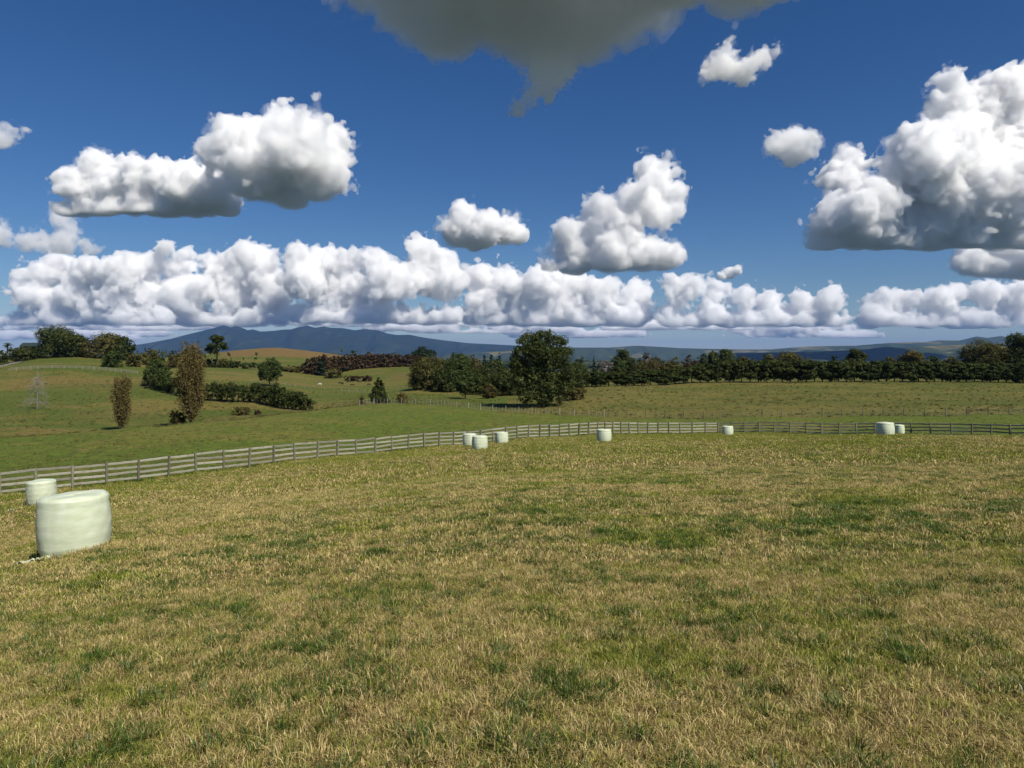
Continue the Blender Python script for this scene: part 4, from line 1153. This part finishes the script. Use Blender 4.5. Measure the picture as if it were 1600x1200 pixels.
# ------------------------------------------------------------------ cows, shed, track
def cow_mesh(mat):
    me = bpy.data.meshes.new('body')
    J = [((0, 0, 1.05), .36, .36), ((.55, 0, 1.08), .34, .38), ((.9, 0, 1.15), .22, .3), ((1.15, 0, .9), .15, .2), ((1.3, 0, .45), .12, .13), ((1.48, 0, .22), .09, .09),
         ((-.6, 0, 1.08), .33, .36), ((-.85, 0, 1.1), .2, .25)]
    E = [(0, 1), (1, 2), (2, 3), (3, 4), (4, 5), (0, 6), (6, 7)]
    for sx, par, bend in ((.62, 1, -.03), (-.68, 6, .08)):
        for sy in (-.19, .19):
            k = len(J)
            J += [((sx, sy, .75), .13, .13), ((sx - bend, sy, .42), .075, .075), ((sx + bend * .3, sy, .06), .06, .06)]
            E += [(par, k), (k, k + 1), (k + 1, k + 2)]
    k = len(J); J += [((-.95, 0, .8), .03, .03), ((-.97, 0, .45), .04, .04)]; E += [(7, k), (k, k + 1)]
    me.from_pydata([j[0] for j in J], E, [])
    o = bpy.data.objects.new('tmp', me); COL.objects.link(o)
    o.modifiers.new('s', 'SKIN'); o.modifiers.new('b', 'SUBSURF').levels = 1
    for i, j in enumerate(J): me.skin_vertices[0].data[i].radius = (j[1], j[2])
    me.skin_vertices[0].data[0].use_root = True
    dg = bpy.context.evaluated_depsgraph_get()
    m2 = bpy.data.meshes.new_from_object(o.evaluated_get(dg)); bpy.data.objects.remove(o)
    m2.materials.clear(); m2.materials.append(mat); m2.name = 'cow'
    return m2

def plain(name, c, rough=0.8):
    t = NT(name); n = t.noise(t.pos(), 3.0, 4, 0.6)
    b = t.n('BsdfPrincipled'); t.l(t.mix(n, tuple(v * 0.7 for v in c), c), b.inputs['Base Color']); b.inputs['Roughness'].default_value = rough
    t.l(b.outputs[0], t.out.inputs[0]); return t.m

def build_small():
    black = cow_mesh(plain('cow_black', (0.02, 0.018, 0.016))); white = cow_mesh(plain('cow_pale', (0.75, 0.72, 0.66)))
    for i, (x, d, lab, m, rz) in enumerate(((531, 318, 'black cow grazing leftmost under the bush row', black, .2), (535, 312, 'black cow grazing beside the leftmost one', black, 2.6), (545, 330, 'black cow just below the bush row', black, 3.0),
            (550, 305, 'black cow lowest in the pasture', black, .3), (562, 330, 'black cow under the right half of the bush row', black, 3.4), (576, 312, 'black cow left of the bushy conifer', black, .1), (500, 300, 'lone pale cow left of the black ones', white, 2.9))):
        o = bpy.data.objects.new('cow', m); o.location = at(x, d); o.rotation_euler = (0, 0, rz); o.scale = (0.75,) * 3; link(o)
        tag(o, lab, 'cow', 'grazing cattle')
    # shed on the left hill top
    b = at(49, 362)
    o = empty('shed', b, 0.05)
    z1 = P(49, 541, 362).z - b.z; z2 = P(49, 535.5, 362).z - b.z; w, dp = 3.7, 2.8
    mesh_obj('wall', [(-w, -dp, -.3), (w, -dp, -.3), (w, dp, -.3), (-w, dp, -.3), (-w, -dp, z1), (w, -dp, z1), (w, dp, z1), (-w, dp, z1)], [(0, 1, 5, 4), (1, 2, 6, 5), (2, 3, 7, 6), (3, 0, 4, 7)], plain('shed_board', (0.05, 0.047, 0.042)), o)
    e = 0.5
    mesh_obj('roof', [(-w - e, -dp - e, z1 - .05), (w + e, -dp - e, z1 - .05), (w + e, 0, z2), (-w - e, 0, z2), (w + e, dp + e, z1 - .05), (-w - e, dp + e, z1 - .05)], [(0, 1, 2, 3), (3, 2, 4, 5), (0, 3, 5), (1, 4, 2)], plain('roof_iron', (0.03, 0.045, 0.04), 0.5), o)
    tag(o, 'low shed with dark green roof between the hill top trees', 'shed')
    # grey metalled track on the left hill
    V = []; Q = []
    L = [(-120, 288), (-60, 292), (-20, 302), (5, 316), (25, 331), (42, 350)]
    c = [Vector(((x - HX) / F * d, d, 0)) for x, d in L]
    k = 0
    for i in range(len(c) - 1):
        for s in np.linspace(0, 1, 8, endpoint=(i == len(c) - 2)):
            p = c[i].lerp(c[i + 1], s); t = (c[i + 1] - c[i]).normalized(); nn = Vector((-t.y, t.x, 0))
            for q in (-2.2, 0, 2.2):
                a = p + nn * q; V.append((a.x, a.y, gz1(a.x, a.y) + 0.12))
    n = len(V) // 3
    for i in range(n - 1):
        for j in range(2): Q.append((3 * i + j, 3 * i + j + 1, 3 * i + j + 4, 3 * i + j + 3))
    tag(mesh_obj('track', V, Q, plain('track_gravel', (0.23, 0.21, 0.19)), smooth=True), 'grey farm track climbing the left hill', kind='structure')

# ------------------------------------------------------------------ grass of the mown field
def blade_mat(name, kind):
    t = NT(name)
    a = t.attr('tint'); oi = t.n('ObjectInfo')
    g, n1, n3, p = grass_colour(t, True)
    straw = t.mix(a.outputs['Fac'], (0.15, 0.106, 0.034), (0.82, 0.645, 0.29))
    green = t.mix(a.outputs['Fac'], (0.065, 0.092, 0.010), (0.42, 0.43, 0.072))
    if kind == 'stubble':
        r = t.attr('pick')
        s = t.ramp(t.math('ADD', t.math('MULTIPLY', g, 0.55), t.math('MULTIPLY', r.outputs['Fac'], 0.70)), 0.43, 0.61)
        c = t.mix(s, straw, green)
    else:
        c = t.mix(a.outputs['Fac'], *(((0.024, 0.050, 0.008), (0.115, 0.190, 0.032)) if kind == 'tuft' else ((0.055, 0.062, 0.014), (0.165, 0.160, 0.042)) if kind == 'olive' else ((0.11, 0.10, 0.032), (0.25, 0.21, 0.075))))
    d = t.n('BsdfDiffuse'); t.l(c, d.inputs[0]); tr = t.n('BsdfTranslucent'); t.l(c, tr.inputs[0])
    m = t.n('MixShader'); m.inputs[0].default_value = 0.3; t.l(d.outputs[0], m.inputs[1]); t.l(tr.outputs[0], m.inputs[2])
    gl = t.n('BsdfGlossy'); gl.inputs['Roughness'].default_value = 0.4; m2 = t.n('MixShader'); m2.inputs[0].default_value = 0.02
    t.l(m.outputs[0], m2.inputs[1]); t.l(gl.outputs[0], m2.inputs[2]); t.l(m2.outputs[0], t.out.inputs[0])
    return t.m

def blades(name, n, size, hmin, hmax, width, lean, mat, rng, round_=False, flatfrac=0.0, clumps=0, spread=0.035):
    c = rng.uniform(-.5, .5, (n, 2)) * size
    a = rng.uniform(0, 2 * np.pi, n)
    H = rng.uniform(hmin, hmax, n); pk = rng.random(n); ti = rng.normal(.5, .27, n)
    if round_:
        r = np.abs(rng.normal(size=n)) * size * 0.28; c = np.stack([np.cos(a) * r, np.sin(a) * r], 1)
        a = a + rng.normal(size=n) * 0.7
    if clumps:
        cc = rng.uniform(-.5, .5, (clumps, 2)) * size; k = rng.integers(0, clumps, n)
        off = rng.normal(size=(n, 2)) * spread * rng.uniform(.5, 1.4, clumps)[k][:, None]
        c = cc[k] + off
        a = np.where(rng.random(n) < 0.55, np.arctan2(off[:, 1], off[:, 0]), rng.uniform(0, 6.283, clumps)[k]) + rng.normal(size=n) * 0.5
        H = H * rng.uniform(.45, 1.5, clumps)[k]
        pk = np.clip(rng.random(clumps)[k] + rng.normal(size=n) * .14, 0, 1)
        ti = rng.normal(.5, .2, clumps)[k] + rng.normal(size=n) * .3
    L = np.abs(rng.normal(size=n)) * lean * H
    flat = rng.random(n) < flatfrac
    L = np.where(flat, H * rng.uniform(1.2, 2.6, n), L); H = np.where(flat, H * rng.uniform(.15, .45, n), H)
    dirv = np.stack([np.cos(a), np.sin(a)], 1); w = width * rng.uniform(.6, 1.3, n)
    b = rng.uniform(0, np.pi, n); side = np.stack([np.cos(b), np.sin(b)], 1) * w[:, None] * 0.5
    z0 = np.full(n, -0.012)
    def pt(cx, z): return np.concatenate([cx, z[:, None]], 1)
    m1 = c + dirv * (L * 0.32)[:, None]; m2 = c + dirv * L[:, None]
    V = np.stack([pt(c - side, z0), pt(c + side, z0), pt(m1 + side * .8, H * .6), pt(m1 - side * .8, H * .6), pt(m2, H)], 1).reshape(-1, 3)
    k = np.arange(n)[:, None] * 5
    T = np.concatenate([k + [0, 1, 2], k + [0, 2, 3], k + [3, 2, 4]])
    me = bpy.data.meshes.new(name); fast_mesh(me, V, T)
    for nm, v in (('tint', np.clip(ti, 0, 1)), ('pick', pk)):
        at_ = me.attributes.new(nm, 'FLOAT', 'POINT'); at_.data.foreach_set('value', np.repeat(v, 5).astype(np.float32))
    me.materials.append(mat)
    return me

def scatter(name, label, X, Y, kinds, scl, meshes):
    """one object of uncountable grass: clumps of blades set on points of the ground"""
    Z = ground_z(X, Y)
    me = bpy.data.meshes.new(name); me.vertices.add(len(X)); me.vertices.foreach_set('co', np.stack([X, Y, Z], 1).astype(np.float32).ravel())
    for nm, typ, v in (('kind_index', 'INT', kinds.astype(np.int32)), ('clump_scale', 'FLOAT', scl.astype(np.float32)), ('clump_turn', 'FLOAT', RNG.uniform(0, 6.283, len(X)).astype(np.float32))):
        a = me.attributes.new(nm, typ, 'POINT'); a.data.foreach_set('value', v)
    o = link(bpy.data.objects.new(name, me))
    g = bpy.data.node_groups.new(name, 'GeometryNodeTree')
    g.interface.new_socket('Geometry', in_out='INPUT', socket_type='NodeSocketGeometry'); g.interface.new_socket('Geometry', in_out='OUTPUT', socket_type='NodeSocketGeometry')
    N = g.nodes; L = g.links
    gi = N.new('NodeGroupInput'); go = N.new('NodeGroupOutput')
    j = N.new('GeometryNodeJoinGeometry')
    srcs = []
    for i, m in enumerate(meshes):
        so = bpy.data.objects.new(name + '_clump', m); srcs.append(so)
    for so in reversed(srcs):
        oi = N.new('GeometryNodeObjectInfo'); oi.inputs['Object'].default_value = so; oi.inputs['As Instance'].default_value = True
        L.new(oi.outputs['Geometry'], j.inputs[0])
    ip = N.new('GeometryNodeInstanceOnPoints'); ip.inputs['Pick Instance'].default_value = True
    def named(nm, typ):
        nd = N.new('GeometryNodeInputNamedAttribute'); nd.data_type = typ; nd.inputs['Name'].default_value = nm; return nd.outputs[0]
    L.new(gi.outputs[0], ip.inputs['Points']); L.new(j.outputs[0], ip.inputs['Instance']); L.new(named('kind_index', 'INT'), ip.inputs['Instance Index'])
    cx = N.new('ShaderNodeCombineXYZ'); L.new(named('clump_turn', 'FLOAT'), cx.inputs['Z'])
    e2 = N.new('FunctionNodeEulerToRotation'); L.new(cx.outputs[0], e2.inputs[0]); L.new(e2.outputs[0], ip.inputs['Rotation'])
    L.new(named('clump_scale', 'FLOAT'), ip.inputs['Scale'])
    L.new(ip.outputs[0], go.inputs[0])
    md = o.modifiers.new('scatter', 'NODES'); md.node_group = g
    tag(o, label, kind='stuff')
    return o

def wedge_points(d0, d1, spacing, rng, margin=90):
    """jittered points over the part of the field in view"""
    ys = np.arange(d0, d1, spacing); X = []; Y = []
    for y in ys:
        x0 = (-margin - HX) / F * y - .5; x1 = (1600 + margin - HX) / F * y + .5
        xs = np.arange(x0, x1, spacing); X.append(xs + rng.uniform(-.5, .5, len(xs)) * spacing); Y.append(y + rng.uniform(-.5, .5, len(xs)) * spacing)
    return np.concatenate(X), np.concatenate(Y)

def build_grass():
    rng = np.random.default_rng(17)
    sm = blade_mat('stubble_blades', 'stubble'); gm = blade_mat('green_blades', 'tuft'); om = blade_mat('olive_blades', 'olive'); dm = blade_mat('dry_clump_blades', 'dry')
    meshes = []
    for i in range(4): meshes.append(blades('stubble_near', 1000, 0.42, 0.010, 0.038, 0.0036, 1.2, sm, rng, flatfrac=0.3, clumps=44, spread=0.026))
    for i in range(4): meshes.append(blades('stubble_mid', 1000, 0.9, 0.012, 0.042, 0.0072, 1.1, sm, rng, flatfrac=0.25, clumps=90, spread=0.04))
    for i in range(2): meshes.append(blades('stubble_far', 760, 2.2, 0.02, 0.07, 0.022, 0.9, sm, rng, clumps=130, spread=0.08))
    X = []; Y = []; K = []; S = []
    for (d0, d1, sp, ks) in ((2.2, 8.5, 0.20, (0, 4)), (8.0, 26, 0.44, (4, 8)), (25, 96, 1.3, (8, 10))):
        x, y = wedge_points(d0, d1, sp, rng)
        c, d, a = col_depth(x, y)
        k = d < np.interp(c, FENCE_X, FENCE_D) - 0.2
        X.append(x[k]); Y.append(y[k]); K.append(rng.integers(ks[0], ks[1], k.sum())); S.append(rng.uniform(.8, 1.25, k.sum()))
    scatter('grass', 'short mown stubble of straw and green blades', np.concatenate(X), np.concatenate(Y), np.concatenate(K), np.concatenate(S), meshes)
    # green tufts growing back in patches
    tm = [blades('tuft', 40, 0.17, 0.03, 0.095, 0.006, 1.1, gm, rng, True, flatfrac=.15) for _ in range(3)] + [blades('tuft', 80, 0.34, 0.03, 0.085, 0.009, 1.1, gm, rng, True, flatfrac=.15) for _ in range(2)]
    X = []; Y = []
    for (d0, d1, sp, thr) in ((2.3, 10, 0.15, 0.32), (10, 45, 0.40, 0.34)):
        x, y = wedge_points(d0, d1, sp, rng)
        v = np.array([mnoise.fractal(Vector((a * .9, b * .9, 3.3)), 0.9, 2.1, 4) + 0.35 * mnoise.noise(Vector((a * .16, b * .16, 9))) for a, b in zip(x, y)])
        k = (v > thr) & (rng.random(len(x)) < 0.75)
        X.append(x[k]); Y.append(y[k])
    for (d0, d1, n) in ((2.3, 6, 110), (6, 13, 330), (13, 26, 520), (26, 48, 420), (48, 90, 420)):
        y = np.sqrt(rng.uniform(d0 ** 2, d1 ** 2, n)); x = rng.uniform(-0.78, 0.78, n) * y
        m = rng.integers(2, 12, n); s = rng.uniform(.05, .16, n) * np.sqrt(m / 4) * (1 if d1 < 20 else 1.8 if d1 < 60 else 2.6)
        X.append(np.repeat(x, m) + rng.normal(size=m.sum()) * np.repeat(s, m) * 1.4); Y.append(np.repeat(y, m) + rng.normal(size=m.sum()) * np.repeat(s, m))
    X = np.concatenate(X); Y = np.concatenate(Y)
    c_, d_, a_ = col_depth(X, Y); k = d_ < np.interp(c_, FENCE_X, FENCE_D) - 0.4
    k &= np.hypot(X - at(117.5, 14.2).x, Y - 14.2) > 0.8
    X, Y = X[k], Y[k]
    d = Y
    K = np.where(d < 10, rng.integers(0, 3, len(X)), rng.integers(3, 5, len(X)))
    scatter('grass_tufts', 'darker green grass tufts growing back through the stubble', X, Y, K, rng.uniform(.55, 1.25, len(X)), tm)
    # rough clumps of the pastures beyond the fence
    rm = [blades('pasture_clump', 26, 0.5, 0.07, 0.22, 0.035, 0.9, om, rng, True), blades('pasture_clump', 26, 0.5, 0.07, 0.22, 0.03, 0.9, dm, rng, True), blades('pasture_clump', 34, 0.7, 0.15, 0.36, 0.05, 0.8, om, rng, True), blades('pasture_clump', 34, 0.7, 0.12, 0.34, 0.045, 0.8, dm, rng, True)]
    n = 34000
    y = 48 * (6.2 ** rng.random(n)); x = (rng.uniform(-60, 1660, n) - HX) / F * y
    c, d, a = col_depth(x, y)
    v = np.array([mnoise.fractal(Vector((p * .05, q * .09, 7.7)), 0.9, 2.1, 4) for p, q in zip(x, y)])
    pad = d < np.interp(c, CREST_X, CREST_D)
    k = (d > np.interp(c, FENCE_X, FENCE_D) + 0.5) & (rng.random(n) < np.where(pad, 0.65, 0.85) * np.clip(0.6 + 1.4 * v, 0.1, 1))
    x, y, c, d, pad = x[k], y[k], c[k], d[k], pad[k]
    kk = np.where(pad, rng.integers(0, 2, len(x)), rng.integers(0, 4, len(x)))
    scatter('pasture_clumps', 'rough grass clumps scattered over the pastures behind the fence', x, y, kk, rng.uniform(.5, 1.2, len(x)) * np.where(pad, 0.6, 1.0), rm)
    # long grass and weeds left standing along the fences
    lm = [blades('long_grass', 60, 0.35, 0.12, 0.34, 0.012, 0.5, sm, rng, True), blades('long_grass', 60, 0.35, 0.1, 0.3, 0.014, 0.6, gm, rng, True)]
    xs = np.concatenate([rng.uniform(-60, 1640, 900)]); dd = np.interp(xs, FENCE_X, FENCE_D) + rng.normal(size=len(xs)) * 0.18
    X = (xs - HX) / F * dd
    scatter('fence_grass', 'long uncut grass along the foot of the rail fence', X, dd, rng.integers(0, 2, len(xs)), rng.uniform(.5, 1.15, len(xs)), lm)

build_ground()
build_mountains()
build_clouds()
build_haze()
build_fences()
build_trees()
build_bales()
build_small()
build_grass()
